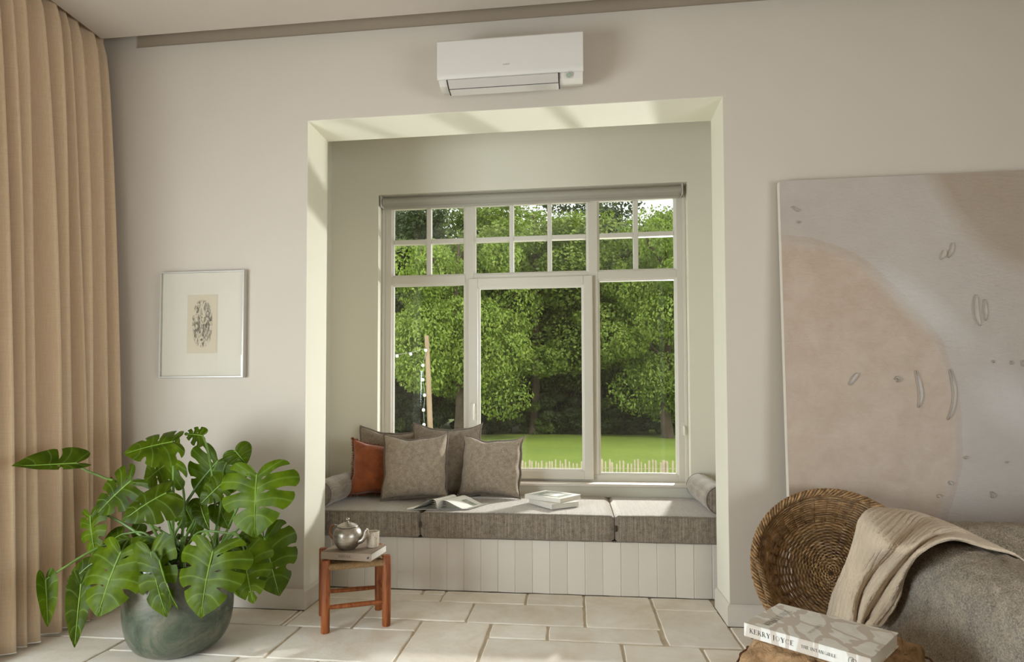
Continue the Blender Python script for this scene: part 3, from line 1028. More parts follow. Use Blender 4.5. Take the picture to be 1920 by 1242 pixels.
def pillow(name, base, n, w, h, thick, mat, lab, cat='pillow', group='grey scatter pillows', roll=0, seed=0, flange=.012, pipe='piping', sag=.085):
    """base = bottom centre on the seat, n = facing direction"""
    r, u, n = frame_from(n, roll=roll)
    base = np.array(base, float)
    N = 44
    def shape(a, b):
        # corners stick out, edges pull in
        k = 1 - .075 * (1 - a * a) * (abs(b) ** 3) - .02
        kx = 1 - .085 * (1 - b * b) ** 1.0 * abs(a) ** 3
        ky = 1 - .085 * (1 - a * a) ** 1.0 * abs(b) ** 3
        X = a * kx * w / 2
        Y = b * ky * h / 2 + h / 2
        if b > 0:
            Y -= sag * h * (1 - a * a) * b ** 2 * .8
        X += .012 * nz(b * 2.2 + seed, a, 3) * abs(a)
        Y += .010 * nz(a * 2.2 + seed, b, 9) * abs(b)
        return X, Y
    G = {}
    def pt(a, b, s):
        X, Y = shape(a, b)
        e = max(0, (1 - abs(a) ** 2.6) * (1 - abs(b) ** 2.6))
        prof = thick / 2 * e ** .42
        prof *= 1 + .28 * (-b) * (1 if b < 0 else .6)
        wr = .006 * nz(a * 3.1 + seed, b * 3.3, 1) + .004 * nz(a * 7 + seed, b * 6, 5)
        cr = .010 * max(0, (abs(a) * abs(b)) - .35) * math.sin((a - b) * 26 + seed)
        Z = s * (prof + (wr + cr) * min(1, e * 3))
        return base + r * X + u * Y + n * (Z + thick * .30)
    lin = np.sin(np.linspace(-PI / 2, PI / 2, N))
    o = empty(name, base, lab, cat, group)
    mb = MB()
    F = [[pt(a, b, 1) for b in lin] for a in lin]
    B = [[pt(a, b, -1) for b in lin] for a in lin]
    mb.grid(F)
    m0 = len(mb.f)
    mb.grid(B)
    mb.f = mb.f[:m0] + [tuple(reversed(f)) for f in mb.f[m0:]]
    me = mb.build('pillow_body', mat, o, smooth=True, angle=80)
    # flange / piping around
    ring = [(a, -1) for a in lin] + [(1, b) for b in lin[1:]] + [(a, 1) for a in lin[::-1][1:]] + [(-1, b) for b in lin[::-1][1:]]
    pts = [pt(a, b, 1) for a, b in ring]
    if pipe == 'fringe':
        fr = MB()
        rg = random.Random(5)
        cen = base + u * h / 2 + n * thick * .3
        for k in range(len(pts) - 1):
            for q in range(6):
                p = pts[k] + (pts[k + 1] - pts[k]) * (q / 6)
                d = p - cen; d /= np.linalg.norm(d)
                d = d + np.array([rg.uniform(-.5, .5) for _ in range(3)]); d /= np.linalg.norm(d)
                L = rg.uniform(.012, .022)
                fr.tube([p - d * .004, p + d * L * .6, p + d * L + np.array([0, 0, -.003])], [.0013, .001, .0006], 4, False)
        tag(fr.build('fringe', M['fringe'], o), kind='stuff')
    else:
        fl = MB()
        cen = base + u * h / 2 + n * thick * .3
        wl = []
        for k, p in enumerate(pts):
            d = p - cen
            d -= n * (d @ n); d /= np.linalg.norm(d)
            wob = .004 * nz(k * .35, seed, 2)
            wl.append([p - d * .006 + n * .0035, p + d * flange + n * (.003 + wob), p + d * (flange + .002) + n * wob, p + d * flange + n * (-.003 + wob), p - d * .006 - n * .0035])
        fl.grid(wl)
        fl.build('flange', M['piping'], o, smooth=True)
    return o

pillow('scatter_pillow', (-.690, .725, SEAT + .002), (.10, -1, .30), .425, .43, .17, M['boucle'],
       'grey boucle pillow in front, between the rust pillow and the open book', seed=1, roll=.03)
pillow('scatter_pillow', (-.222, .885, SEAT + .002), (-.08, -1, .26), .415, .405, .17, M['boucle'],
       'grey boucle pillow on the right of the group, leaning beside the stacked books', seed=5, roll=-.02)
pillow('scatter_pillow', (-.545, .975, SEAT + .003), (.02, -1, .10), .475, .485, .11, M['boucle_dark'],
       'grey boucle pillow behind the front pair, tallest against the window', seed=9, roll=-.01)
pillow('scatter_pillow', (-.965, .993, SEAT + .004), (.10, -1, .10), .45, .455, .10, M['boucle_dark'],
       'grey boucle pillow at the back left, behind the rust pillow', seed=13, roll=-.05)
pillow('velvet_pillow', (-.990, .83, SEAT + .008), (.42, -1, .22), .37, .37, .13, M['velvet'],
       'rust orange velvet pillow with fringed edge', group='rust pillow', seed=21, pipe='fringe', roll=-.08)

# ------------------------------------------------------------------ air conditioner
ac = empty('air_conditioner', (.04, 0, 2.75), 'white wall-mounted air conditioner above the window niche', 'air conditioner')
AX0, AX1 = -.328, .398
def acprof(x0, x1, P, name, mat, parent, bev=.002, smooth=True):
    return MB().prism(P, lambda a, b: (x0, a, b), lambda a, b: (x1, a, b)).build(name, M[mat], parent, smooth=smooth, bevel=bev, angle=30)
body = [(0, 2.912), (-.17, 2.912), (-.186, 2.906), (-.186, 2.722), (-.182, 2.712), (-.160, 2.696), (-.11, 2.692), (-.05, 2.712), (0, 2.752)]
acb = acprof(AX0 + .004, AX1 - .002, body, 'housing', 'white_plastic', ac)
acprof(AX0, AX1, [(-.186, 2.911), (-.196, 2.909), (-.202, 2.90), (-.202, 2.735), (-.199, 2.722), (-.192, 2.714), (-.1865, 2.713)], 'front_panel', 'white_plastic', ac, .0015)
FX0, FX1 = -.275, .275
for a, b, nm in (((-.192, 2.7115), (-.150, 2.690), 'flap'), ((-.146, 2.689), (-.098, 2.684), 'flap')):
    (ya, za), (yb, zb) = a, b
    d = np.array([yb - ya, zb - za]); d /= np.linalg.norm(d)
    nn = np.array([-d[1], d[0]]) * -.006
    if nn[1] > 0: nn = -nn
    acprof(FX0, FX1, [(ya, za), (yb, zb), (yb + nn[0], zb + nn[1]), (ya + nn[0], za + nn[1])], nm, 'grey_plastic', ac, .001, False)
for xx in (FX0 - .004, FX1 + .004):
    MB().tube([(xx, -.192, 2.7105), (xx, -.17, 2.6965), (xx, -.148, 2.688), (xx, -.10, 2.682)], .0032, 6).build('flap_pivot', M['dark'], ac)
MB().tube([(FX0, -.148, 2.6865), (FX1, -.148, 2.6865)], .0016, 6).build('flap_seam', M['dark'], ac)
# indicator eye and label on the lower right
ind = MB().lathe([(.001, .006), (.012, .006), (.0135, .003), (.0135, 0)], (.328, -.180, 2.7055), 24, np.array([[1, 0, 0], [0, .83, -.55], [0, -.55, -.83]])).build('indicator_eye', plain('grey_green_lens', srgb(150, 160, 140), .3), ac, smooth=True)
MB().lathe([(.0135, .004), (.0165, .004), (.0165, 0), (.0135, 0)], (.328, -.180, 2.7055), 24, np.array([[1, 0, 0], [0, .83, -.55], [0, -.55, -.83]])).build('indicator_ring', M['grey_plastic'], ac, smooth=True)
lettering('DAIKIN', (.005, -.2025, 2.762), (1, 0, 0), (0, 0, 1), .0075, .1, True).build('brand_lettering', M['ink_grey'], ac)

# ------------------------------------------------------------------ framed etching
fr = empty('framed_print', (-1.69, -.03, 1.24), 'small figure etching with wide white mount in a thin silver frame', 'picture')
px0, px1, pz0, pz1 = -1.932, -1.438, 1.238, 1.824
for a, b, c, d in ((px0, px0 + .008, pz0, pz1), (px1 - .008, px1, pz0, pz1), (px0 + .008, px1 - .008, pz0, pz0 + .008), (px0 + .008, px1 - .008, pz1 - .008, pz1)):
    MB().box((a, -.034, c), (b, -.001, d)).build('frame_rail', M['alu'], fr, bevel=.001)
MB().box((px0 + .008, -.020, pz0 + .008), (px1 - .008, -.004, pz1 - .008)).build('mount_board', M['mount'], fr)
MB().box((-1.775, -.0212, 1.372), (-1.597, -.0201, 1.696)).build('print_sheet', M['print_paper'], fr)
e_ = MB().box((-.083, -.001, -.148), (.083, 0, .148))
eo = e_.build('etched_plate', M['etching'], None, origin=(0, 0, 0))
eo.parent = fr
eo.location = np.array((-1.685, -.0213, 1.536)) - ORG[fr.name]
MB().box((px0 + .008, -.031, pz0 + .008), (px1 - .008, -.029, pz1 - .008)).build('glazing', M['glass'], fr)

# ------------------------------------------------------------------ leaning canvas
cv_o = np.array((1.352, -.128, .002))
lean = math.atan2(.082, 2.18)
cvs = empty('canvas_painting', cv_o, 'large pale abstract painting with pink-beige lobe leaning against the wall', 'painting')
CW, CH, CT = 1.56, 2.18, .038
def cvp(x, y, z):
    return cv_o + np.array([x, y * math.cos(lean) + z * math.sin(lean), z * math.cos(lean) - y * math.sin(lean) + CT * math.sin(lean)])
mb = MB()
nx, nzv_ = 60, 84
G = []
for i in range(nx + 1):
    row = []
    for j in range(nzv_ + 1):
        x, z = CW * i / nx, CH * j / nzv_
        row.append((x, -.002 * nz(x * 1.5, z * 1.5, 4) - .001 * nz(x * 7, z * 7, 1), z))
    G.append(row)
P = [[cvp(*q) for q in r_] for r_ in G]
mb.grid(P)
mb.f = [tuple(f) for f in mb.f]
cvo = mb.build('painted_face', M['canvas'], cvs, smooth=True)
sd = MB()
for a, b in (((0, .0045, 0), (.02, CT, CH)), ((CW - .02, .0045, 0), (CW, CT, CH)), ((.02, .004, 0), (CW - .02, CT, .02)), ((.02, .004, CH - .02), (CW - .02, CT, CH))):
    vs = [cvp(x, y, z) for z in (a[2], b[2]) for x, y in ((a[0], a[1]), (b[0], a[1]), (b[0], b[1]), (a[0], b[1]))]
    sd.add(vs, [(0, 3, 2, 1), (4, 5, 6, 7), (0, 1, 5, 4), (1, 2, 6, 5), (2, 3, 7, 6), (3, 0, 4, 7)])
sd.build('stretcher_edge', M['mount'], cvs)
MB().add([cvp(.01, CT - .01, .01), cvp(CW - .01, CT - .01, .01), cvp(CW - .01, CT - .01, CH - .01), cvp(.01, CT - .01, CH - .01)], [(0, 1, 2, 3)]).build('canvas_back', M['mount'], cvs)
def stroke(pix, w, k=0):
    """raised paint mark following photo pixels projected onto the leaning face"""
    nrm = np.array([0, -math.cos(lean), math.sin(lean)])
    pts = []
    for (x, y) in pix:
        v = ray(x, y)
        s = ((cv_o + np.array([0, 0, CT * math.sin(lean)]) - CAM) @ nrm) / (v @ nrm)
        pts.append(CAM + v * s)
    pts = catmull(pts, 5)
    n = len(pts)
    mb = MB()
    rows = []
    for i, p in enumerate(pts):
        t = pts[min(i + 1, n - 1)] - pts[max(i - 1, 0)]
        t /= np.linalg.norm(t)
        sv = np.cross(t, nrm)
        prof = max(.12, math.sin(PI * (i + .3) / (n - .4)) ** .5) * w * (1 + .25 * nz(i * .6, k, 2))
        rows.append([p + sv * prof * a + nrm * (.0005 + h) for a, h in ((-1.3, -.002), (-1.1, .006), (-.7, .002), (.1, .001), (.7, .003), (1.1, .007), (1.3, -.002))])
    mb.grid(rows)
    mb.build('paint_stroke', M['impasto'], cvs, smooth=True)
for k, (px, w) in enumerate((([(1763, 487), (1768, 478), (1770, 470)], .010), ([(1777, 484), (1783, 470), (1785, 456)], .008),
                             ([(1829, 553), (1828, 575), (1830, 595), (1837, 612)], .011), ([(1845, 562), (1846, 585), (1847, 602)], .008),
                             ([(1780, 693), (1786, 715), (1789, 745), (1783, 775), (1776, 788)], .007), ([(1592, 722), (1602, 708), (1608, 700)], .008),
                             ([(1677, 712), (1682, 708), (1687, 713), (1681, 717)], .005), ([(1716, 695), (1723, 720), (1726, 745), (1722, 765)], .008),
                             ([(1860, 676), (1863, 681)], .004), ([(1894, 677), (1896, 684)], .005), ([(1916, 676), (1918, 688)], .006),
                             ([(1809, 856), (1813, 861)], .006), ([(1779, 903), (1786, 909)], .007), ([(1758, 928), (1763, 933)], .007),
                             ([(1858, 922), (1862, 928), (1860, 934)], .006), ([(1886, 866), (1889, 868)], .004), ([(1484, 388), (1492, 394), (1499, 396)], .005), ([(1493, 416), (1500, 418)], .004))):
    stroke(px, w, k)

# ------------------------------------------------------------------ curtain
cur = empty('curtain', (-2.2, -.8, 0), 'floor-length beige linen curtain hanging in deep folds beside the wall', 'curtain')
cols = []
NV = 40
r = random.Random(11)
folds = []      # (y, x-offset) crest and valley stations from the wall towards the camera
yy = -.060
k = 0
while yy > -.92:
    folds.append((yy, 1 if k % 2 == 0 else -1, r.uniform(.75, 1.15)))
    yy -= r.choice((.026, .034, .050)) if k % 2 == 0 else r.choice((.022, .030, .046))
    k += 1
pts = []
for j in range(NV + 1):
    t = j / NV                       # 0 top, 1 bottom
    z = 3.29 * (1 - t) + .012 * t
    row = []
    for (y, s, a) in folds:
        amp = (.036 + .026 * t ** .7) * a
        x = -2.306 + .178 * max(0, t - .05) ** .55 + s * amp + .008 * math.sin(t * 5 + y * 30)
        row.append((x, y - .03 * t * (y > -.3) + .012 * math.sin(y * 40 + t * 2.5) * t, z))
    cols.append(np.array(catmull(row, 5)))
C_ = np.array(cols).transpose(1, 0, 2)
MB().grid(C_).build('curtain_cloth', M['curtain'], cur, smooth=True, angle=180, solid=.003, offset=0)
hem = MB()
hem.tube([C_[i, -1] + np.array([.001, 0, .002]) for i in range(C_.shape[0])], .0025, 5)
hem.build('hem', M['paper'], cur, smooth=True)
MB().box((-2.30, -1.0, 3.29), (-2.2, -.06, 3.299)).build('curtain_track', M['white_plastic'], cur)

# ------------------------------------------------------------------ stool
FL, BL, FR, BR = (np.array(p) for p in ((-.845, -.297, 0), (-.957, -.075, 0), (-.584, -.178, 0), (-.697, .035, 0)))
stool = empty('stool', ((FL + BR) / 2), 'low orange-brown wooden stool with woven rush seat', 'stool')
ZS = .345
def leg(p, top):
    mb = MB()
    prof = [(.0001, 0), (.019, 0), (.0205, .004), (.021, .1), (.0215, .25), (.021, top - .006), (.018, top), (.0001, top + .001)]
    mb.lathe(prof, p, 20)
    return mb.build('leg', M['wood'], stool, smooth=True, angle=50)
for p in (FL, BL, FR, BR): leg(p, ZS)
def rung(a, b, z, r=.0105):
    a, b = np.array(a), np.array(b)
    pts = [a + (b - a) * t + np.array([0, 0, z]) for t in np.linspace(.03, .97, 9)]
    return MB().tube(pts, [r * .8] + [r * (1 + .12 * math.sin(PI * t)) for t in np.linspace(0, 1, 7)] + [r * .8], 10).build('rung', M['wood'], stool, smooth=True)
rung(FL, FR, .118); rung(BL, BR, .118); rung(FL, BL, .150); rung(FR, BR, .150)
# rush-wrapped rails and woven straps
for a, b in ((FL, FR), (BL, BR), (FL, BL), (FR, BR)):
    MB().tube([a + (b - a) * t + np.array([0, 0, .310]) for t in np.linspace(.04, .96, 10)], .017, 12).build('rush_rail', M['rush'], stool, smooth=True)
NS = 9
def lerp4(u, v):
    return FL * (1 - u) * (1 - v) + FR * u * (1 - v) + BL * (1 - u) * v + BR * u * v
for d in (0, 1):
    for i in range(NS):
        rows = []
        c = .06 + .88 * (i + .5) / NS
        for k in range(NS * 4 + 1):
            s = .02 + .96 * k / (NS * 4)
            h = .326 + .0035 * math.cos(PI * ((s - .06) / .88 * NS - .5) + PI * (i + d))
            if s < .06 or s > .94: h = .322
            hw = .88 / NS * .46
            u0, u1 = c - hw, c + hw
            A = lerp4(s, u0) if d == 0 else lerp4(u0, s)
            B = lerp4(s, u1) if d == 0 else lerp4(u1, s)
            rows.append([A + np.array([0, 0, h - .002]), A * .85 + B * .15 + np.array([0, 0, h]), A * .15 + B * .85 + np.array([0, 0, h]), B + np.array([0, 0, h - .002])])
        MB().grid(rows).build('rush_strap', M['rush'], stool, smooth=True)

# ------------------------------------------------------------------ hardback books
def book(name, org, ux, uy, L, Wd, T, mat, lab, cat='book', group=None, spine_curve=.0, page_mat='pages', board=.0025):
    """org = lower spine corner; ux along spine; uy from spine to fore edge"""
    org, ux, uy = np.array(org, float), np.array(ux, float), np.array(uy, float)
    ux /= np.linalg.norm(ux); uy = uy - ux * (uy @ ux); uy /= np.linalg.norm(uy)
    up = np.array([0, 0, 1.])
    o = empty(name, org + ux * L / 2 + uy * Wd / 2, lab, cat, group)
    def bx(a, b):
        return MB().add([org + ux * x + uy * y + up * z for z in (a[2], b[2]) for x, y in ((a[0], a[1]), (b[0], a[1]), (b[0], b[1]), (a[0], b[1]))],
                        [(0, 3, 2, 1), (4, 5, 6, 7), (0, 1, 5, 4), (1, 2, 6, 5), (2, 3, 7, 6), (3, 0, 4, 7)])
    bx((0, 0, 0), (L, Wd, board)).build('back_cover', mat, o, bevel=.0008)
    bx((0, 0, T - board), (L, Wd, T)).build('front_cover', mat, o, bevel=.0008)
    bx((0, 0, board), (L, board, T - board)).build('spine', mat, o)
    bx((.003, board, board), (L - .003, Wd - .004, T - board)).build('page_block', M[page_mat], o)
    return o, org, ux, uy, up

# taupe cloth book on the stool
zb = ZS + .0035
A, B = np.array((-.868, -.298, zb)), np.array((-.612, -.318, zb))
ux = (B - A) / np.linalg.norm(B - A)
uy = np.array((.06, 1, 0.)); uy /= np.linalg.norm(uy)
L_ = np.linalg.norm(B - A)
bk, org, ux, uy, up = book('book', A, ux, uy, L_, .185, .036, M['cloth_cover'], 'taupe cloth-bound book lying on the stool under the teapot')
lettering('KINFOLK', org + ux * .092 - uy * .0006 + up * .0135, ux, up, .0105, .16).build('spine_title', M['ink'], bk)
lettering('THE', org + ux * .072 - uy * .0006 + up * .015, ux, up, .006, .1, True).build('spine_small_title', M['ink_grey'], bk)
lettering('HOME', org + ux * .172 - uy * .0006 + up * .015, ux, up, .006, .1, True).build('spine_small_title', M['ink_grey'], bk)
q = org + ux * .235 - uy * .0006 + up * .012
MB().add([q, q + ux * .011 + up * .001, q + ux * .011 + up * .013, q + up * .006], [(0, 1, 2, 3)]).build('publisher_mark', M['ink'], bk)

# teapot
ZT_ = zb + .0362
tp = empty('teapot', (-.762, -.236, ZT_), 'round brushed pewter teapot with thin cane handle on the stool book', 'teapot')
tc = np.array((-.762, -.236, ZT_))
R_ = .070
prof = [(.001, 0), (.034, 0), (.038, .003), (.046, .009), (.058, .025), (.067, .044), (.070, .062), (.067, .082), (.058, .099), (.047, .109), (.046, .112)]
MB().lathe(catmull([np.array(p) for p in prof], 3), tc, 48).build('pot_body', M['pewter'], tp, smooth=True, angle=60)
lid = MB().lathe(catmull([np.array(p) for p in [(.050, .110), (.0505, .112), (.047, .115), (.036, .121), (.020, .128), (.008, .131), (.005, .134), (.004, .137)]], 3), tc, 48).build('lid', M['pewter'], tp, smooth=True, angle=60)
MB().lathe([(.001, .153), (.005, .152), (.0085, .148), (.0095, .143), (.0075, .138), (.0035, .135), (.001, .134)], tc, 24).build('knob', M['pewter'], lid, smooth=True)
def tl(x, y, z): return tc + np.array([x, y, z])
sp = catmull([tl(.060, -.008, .040), tl(.079, -.010, .048), tl(.091, -.011, .066), tl(.096, -.012, .088), tl(.106, -.013, .101)], 5)
MB().tube(sp, list(np.linspace(.0145, .0065, len(sp)))[:-2] + [.0068, .0072], 14).build('spout', M['pewter'], tp, smooth=True, angle=60)
hd = catmull([tl(-.044, .004, .110), tl(-.064, .006, .114), tl(-.086, .008, .106), tl(-.096, .009, .086), tl(-.092, .009, .064), tl(-.078, .007, .046), tl(-.064, .004, .036)], 5)
MB().tube(hd, .0034, 8).build('handle', M['pewter'], tp, smooth=True)
MB().tube([p + np.array([-.0, 0, .0]) for p in hd[6:-3]], .0046, 8).build('cane_wrap', plain('cane_wrap', srgb(128, 74, 34), .6, .3, 80), tp, smooth=True)

# cup
cp = np.array((-.652, -.186, ZT_))
cupo = empty('cup', cp, 'small speckled stoneware cup beside the teapot', 'cup')
def cupp(ro, h):
    return [(.001, 0), (.024, 0), (.0275, .003), (.0295, .02), (.031, .05), (.0318, h - .002), (.0308, h), (.0288, h - .002), (.027, .03), (.024, .008), (.001, .007)]
MB().lathe(cupp(.03, .078), cp, 14).build('cup_body', M['cup'], cupo, smooth=True, angle=28)

# ------------------------------------------------------------------ stacked books and open book on the bench
ZQ = SEAT + .004
b1 = at(990, 940, 2, ZQ); b2 = at(1036, 958, 2, ZQ); b3 = at(1094, 951, 2, ZQ)
ux = b2 - b1
o1, *_ = book('book', (0.055, .66, ZQ), (.150, -.20, 0), (.2, .15, 0), .25, .205, .030, M['pale_cover'], 'pale book at the bottom of the two-book stack on the bench', group='books stacked on the bench')
o2, g_, ux, uy, up = book('book', (.028, .655, ZQ + .0305), (.235, -.16, 0), (.16, .235, 0), .275, .22, .026, M['pale_cover'], 'pale illustrated book on top of the two-book stack on the bench', group='books stacked on the bench')
q = g_ + up * .0263
MB().add([q + ux * a + uy * b for a, b in ((.03, .03), (.24, .03), (.24, .19), (.03, .19))], [(0, 1, 2, 3)]).build('cover_print', M['photo_page'], o2)
MB().add([q + up * .0001 + ux * a + uy * b for a, b in ((.09, .06), (.2, .06), (.2, .15), (.09, .15))], [(0, 1, 2, 3)]).build('cover_title_panel', M['paper'], o2)

ob = empty('open_book', (-.44, .52, SEAT), 'open picture book lying face up on the bench cushion', 'book')
oc = np.array((-.425, .50, ZQ - .001))
hx = np.array((.885, .10, 0)); hx /= np.linalg.norm(hx)          # across the spread
hy = np.array((.38, .92, 0)); hy /= np.linalg.norm(hy)          # along the gutter
PW_, PH_ = .185, .215
def leafsheet(side, k, n=14):
    """one page block surface: side -1 left / +1 right; k = 0 (cover) .. 1 (top page)"""
    rows = []
    for i in range(n + 1):
        t = i / n
        x = side * (PW_ * (1 - .012 * k)) * t
        hump = .054 * k * math.sin(PI * min(1, t * 1.25) ** .55) * (1 - .55 * t) + .012 * k * (1 - t)
        z = .002 + (hump if t < .999 else .006 * k)
        if side > 0: z *= .9
        rows.append([oc + hx * x + hy * (PH_ * (s - .5)) + np.array([0, 0, z]) for s in np.linspace(0, 1, 5)])
    return rows
for side in (-1, 1):
    MB().grid(leafsheet(side, .0)).build('cover', M['pale_cover'], ob, solid=.002, offset=1)
    for k in (.2, .4, .6, .8):
        MB().grid(leafsheet(side, k)).build('page', M['paper'], ob, smooth=True)
    top = MB().grid(leafsheet(side, 1.0)).build('top_page', M['paper'], ob, smooth=True)
    rows = leafsheet(side, 1.0)
    sub = [[p + np.array([0, 0, .0006]) for p in rw[(1 if side < 0 else 2):(5 if side < 0 else 4)]] for rw in rows[(2 if side < 0 else 6):13]]
    MB().grid(sub).build('page_picture', M['photo_page'], top, smooth=True)

# ------------------------------------------------------------------ monstera in its pot
PC = at(337, 1140, 1, -.52) * np.array((1, 1, 0))
plant = empty('potted_monstera', PC, 'large monstera plant in a rounded green glazed pot', 'plant')
prof = [(.001, 0), (.12, 0), (.145, .006), (.178, .03), (.205, .08), (.219, .15), (.222, .22), (.220, .30), (.215, .365), (.212, .392), (.208, .399), (.201, .395), (.198, .38), (.196, .35)]
mb = MB().lathe(catmull([np.array(p) for p in prof], 3), PC, 64)
mb.build('pot', M['pot'], plant, smooth=True, angle=60)
sr = []
for i in range(9):
    sr.append([PC + np.array([.1965 * i / 8 * math.cos(a), .1965 * i / 8 * math.sin(a), .36 + .01 * nz(i, a * 2, 1)]) for a in np.linspace(0, 2 * PI, 32, endpoint=False)])
MB().grid(sr, cv=True).build('soil', M['soil'], plant, smooth=True)

HEART = [(0.0, -.005), (.10, -.16), (.27, -.235), (.43, -.13), (.505, .10), (.47, .36), (.36, .60), (.20, .82), (.07, .945), (0, 1.0)]
def heart(u):
    n = len(HEART) - 1
    s = min(max(u, 0), .99999) * n
    i = int(s); t = s - i
    Q = lambda k: np.array(HEART[min(max(k, 0), n)], float)
    a, b, c, d = Q(i - 1), Q(i), Q(i + 1), Q(i + 2)
    return .5 * (2 * b + (c - a) * t + (2 * a - 5 * b + 4 * c - d) * t * t + (3 * b - a - 3 * c + d) * t ** 3)

def leaf(bpx, tpx, bY, tY, n, wr=1.05, slit=.55, gap=.34, seed=0, fold=.12, droop=.15, side=.25, stem=None, nl=6, cut=(2, 5), holes=.5, asym=(1, 1)):
    """monstera leaf: base and tip given as photo pixel + world Y, n = approximate face direction"""
    bY, tY = bY - .09, tY - .09
    if stem is not None: stem = [(x, y, q - .09) for x, y, q in stem]
    B = at(bpx[0], bpx[1], 1, bY)
    T = at(tpx[0], tpx[1], 1, tY)
    a = T - B
    L = np.linalg.norm(a); a /= L
    n = np.array(n, float); n = n - a * (n @ a); n /= np.linalg.norm(n)
    s = np.cross(a, n)
    rg = random.Random(seed)
    mb = MB(); vein = []
    nv, nu = 15, 7
    for half in (-1, 1):
        ub = [0, .15] + [.15 + .85 * (i / (nl - 1)) ** .92 for i in range(1, nl)]
        gs = []
        for k in range(len(ub)):
            if cut[0] <= k < min(cut[1], len(ub) - 1):
                gs.append((slit + rg.uniform(-.16, .2), gap * rg.uniform(.6, 1.25), rg.random() < holes, rg.uniform(.12, .22)))
            else:
                gs.append((2, 0, False, 0))
        def gapf(k, v):
            vs, g, ho, hv = gs[k]
            r_ = 0
            if v > vs:
                q = (v - vs) / (1 - vs + 1e-6)
                r_ = g * min(1, q * 2.2) ** .7
            if ho and hv < v < hv + .14:
                r_ = max(r_, .16 * math.sin(PI * (v - hv) / .14))
            return r_
        for k in range(len(ub) - 1):
            uc, uh = (ub[k] + ub[k + 1]) / 2, (ub[k + 1] - ub[k]) / 2
            rows = []
            for iu in range(nu):
                t = -1 + 2 * iu / (nu - 1)
                row = []
                for iv in range(nv):
                    v = iv / (nv - 1)
                    g = gapf(k + 1, v) if t > 0 else gapf(k, v)
                    u = uc + t * uh * (1 - g)
                    vv = v * (1 - .07 * abs(t) ** 3 * (1 if g > 0 or iv == nv - 1 else 0) * (gs[k + 1][1] > 0 if t > 0 else gs[k][1] > 0))
                    m = heart(u)
                    rb = max(0, (u - .2) / .8) ** 1.1 * .96
                    x = m[0] * vv
                    y = rb + (m[1] - rb) * vv - .05 * math.sin(PI * vv) * (1 if u > .3 else 0)
                    x *= wr * half * asym[0 if half < 0 else 1]
                    z = fold * abs(x) - side * x * x * 2 - droop * (max(0, y) ** 2) - droop * .6 * min(0, y) ** 2 * 3
                    z += .016 * (1 - t * t) * v * (1 - v * .4) + .02 * nz(x * 4 + seed, y * 4, half)
                    row.append(B + L * (s * x + a * y + n * z))
                    vein.append(max(1 - abs(t) * 1.6, 1 - v * 6, 0))
                rows.append(row)
            n0 = len(mb.v)
            mb.grid(rows)
            if half < 0:
                pass
    o = mb.build('leaf', M['leaf'], plant, smooth=True, angle=180, attr=vein)
    rib = [B + L * (a * y + n * (-droop * y * y + .006)) for y in np.linspace(0, .93, 10)]
    MB().tube(rib, list(np.linspace(.0032, .0010, 10)), 6).build('midrib', M['midrib'], o, smooth=True)
    # petiole from the crown to the leaf base
    if stem is None:
        k = random.Random(seed * 3 + 1)
        crown = PC + np.array([k.uniform(-.09, .09), k.uniform(-.07, .07), .37])
        mid = (crown + B) / 2 + np.array([k.uniform(-.02, .02), 0, .05 + .04 * k.random()])
        path = [crown, crown * .75 + B * .25 + np.array([0, 0, .06]), mid, B - a * .02 - n * .012, B]
    else:
        path = [at(x, y, 1, yy_) for x, y, yy_ in stem] + [B]
    pp = catmull(path, 7)
    MB().tube(pp, list(np.linspace(.0068, .0038, len(pp))), 8).build('petiole', M['stem'], o, smooth=True)
    return o

FW = (0, -1, .35)
# (base px, tip px, base Y, tip Y, facing, ...)
leaf((482, 890), (470, 1008), -.47, -.56, (.05, -1, .25), wr=1.32, slit=.5, gap=.24, seed=1, stem=[(412, 1030, -.42), (430, 985, -.40), (458, 930, -.42)], holes=.9)
leaf((227, 1036), (172, 1156), -.64, -.76, (.08, -1, .45), wr=1.28, slit=.55, gap=.22, seed=2, side=.4, stem=[(330, 1040, -.47), (290, 1010, -.50), (245, 1012, -.56)])
leaf((400, 1034), (366, 1160), -.66, -.745, (0, -1, .42), wr=1.25, slit=.5, gap=.22, seed=3, side=.3, stem=[(375, 1040, -.46), (385, 1000, -.52), (398, 1015, -.60)])
leaf((312, 925), (220, 969), -.55, -.66, (.12, -1, .75), wr=1.10, slit=.7, gap=.12, seed=4, side=.55, droop=.25, cut=(3, 5), stem=[(335, 1040, -.42), (325, 1000, -.43), (322, 950, -.48)], holes=.3)
leaf((324, 829), (229, 845), -.48, -.58, (.05, -.72, .9), wr=1.35, slit=.5, gap=.24, seed=5, side=.3, droop=.12, stem=[(324, 1030, -.42), (325, 940, -.44), (325, 870, -.45)])
leaf((380, 817), (346, 812), -.40, -.44, (.35, .9, .15), wr=1.5, slit=.5, gap=.3, seed=6, side=.3, stem=[(410, 1040, -.40), (404, 950, -.40), (398, 890, -.39), (388, 840, -.38)], cut=(3, 6))
leaf((409, 864), (372, 944), -.33, -.33, (.1, -1, .1), wr=1.35, slit=.5, gap=.2, seed=7, stem=[(345, 950, -.36), (375, 905, -.33)], side=.2)
leaf((246, 902), (171, 964), -.50, -.56, (.05, -1, .45), wr=1.05, slit=.5, gap=.24, seed=8, stem=[(330, 1040, -.45), (310, 960, -.44), (270, 905, -.47)])
leaf((144, 869), (21, 876), -.58, -.74, (-.02, -.86, .5), wr=.92, slit=.5, gap=.2, seed=9, droop=-.02, fold=-.05, side=.1, cut=(3, 4), asym=(.3, 1.0), stem=[(310, 1030, -.42), (240, 920, -.46), (192, 895, -.51), (160, 882, -.56)])
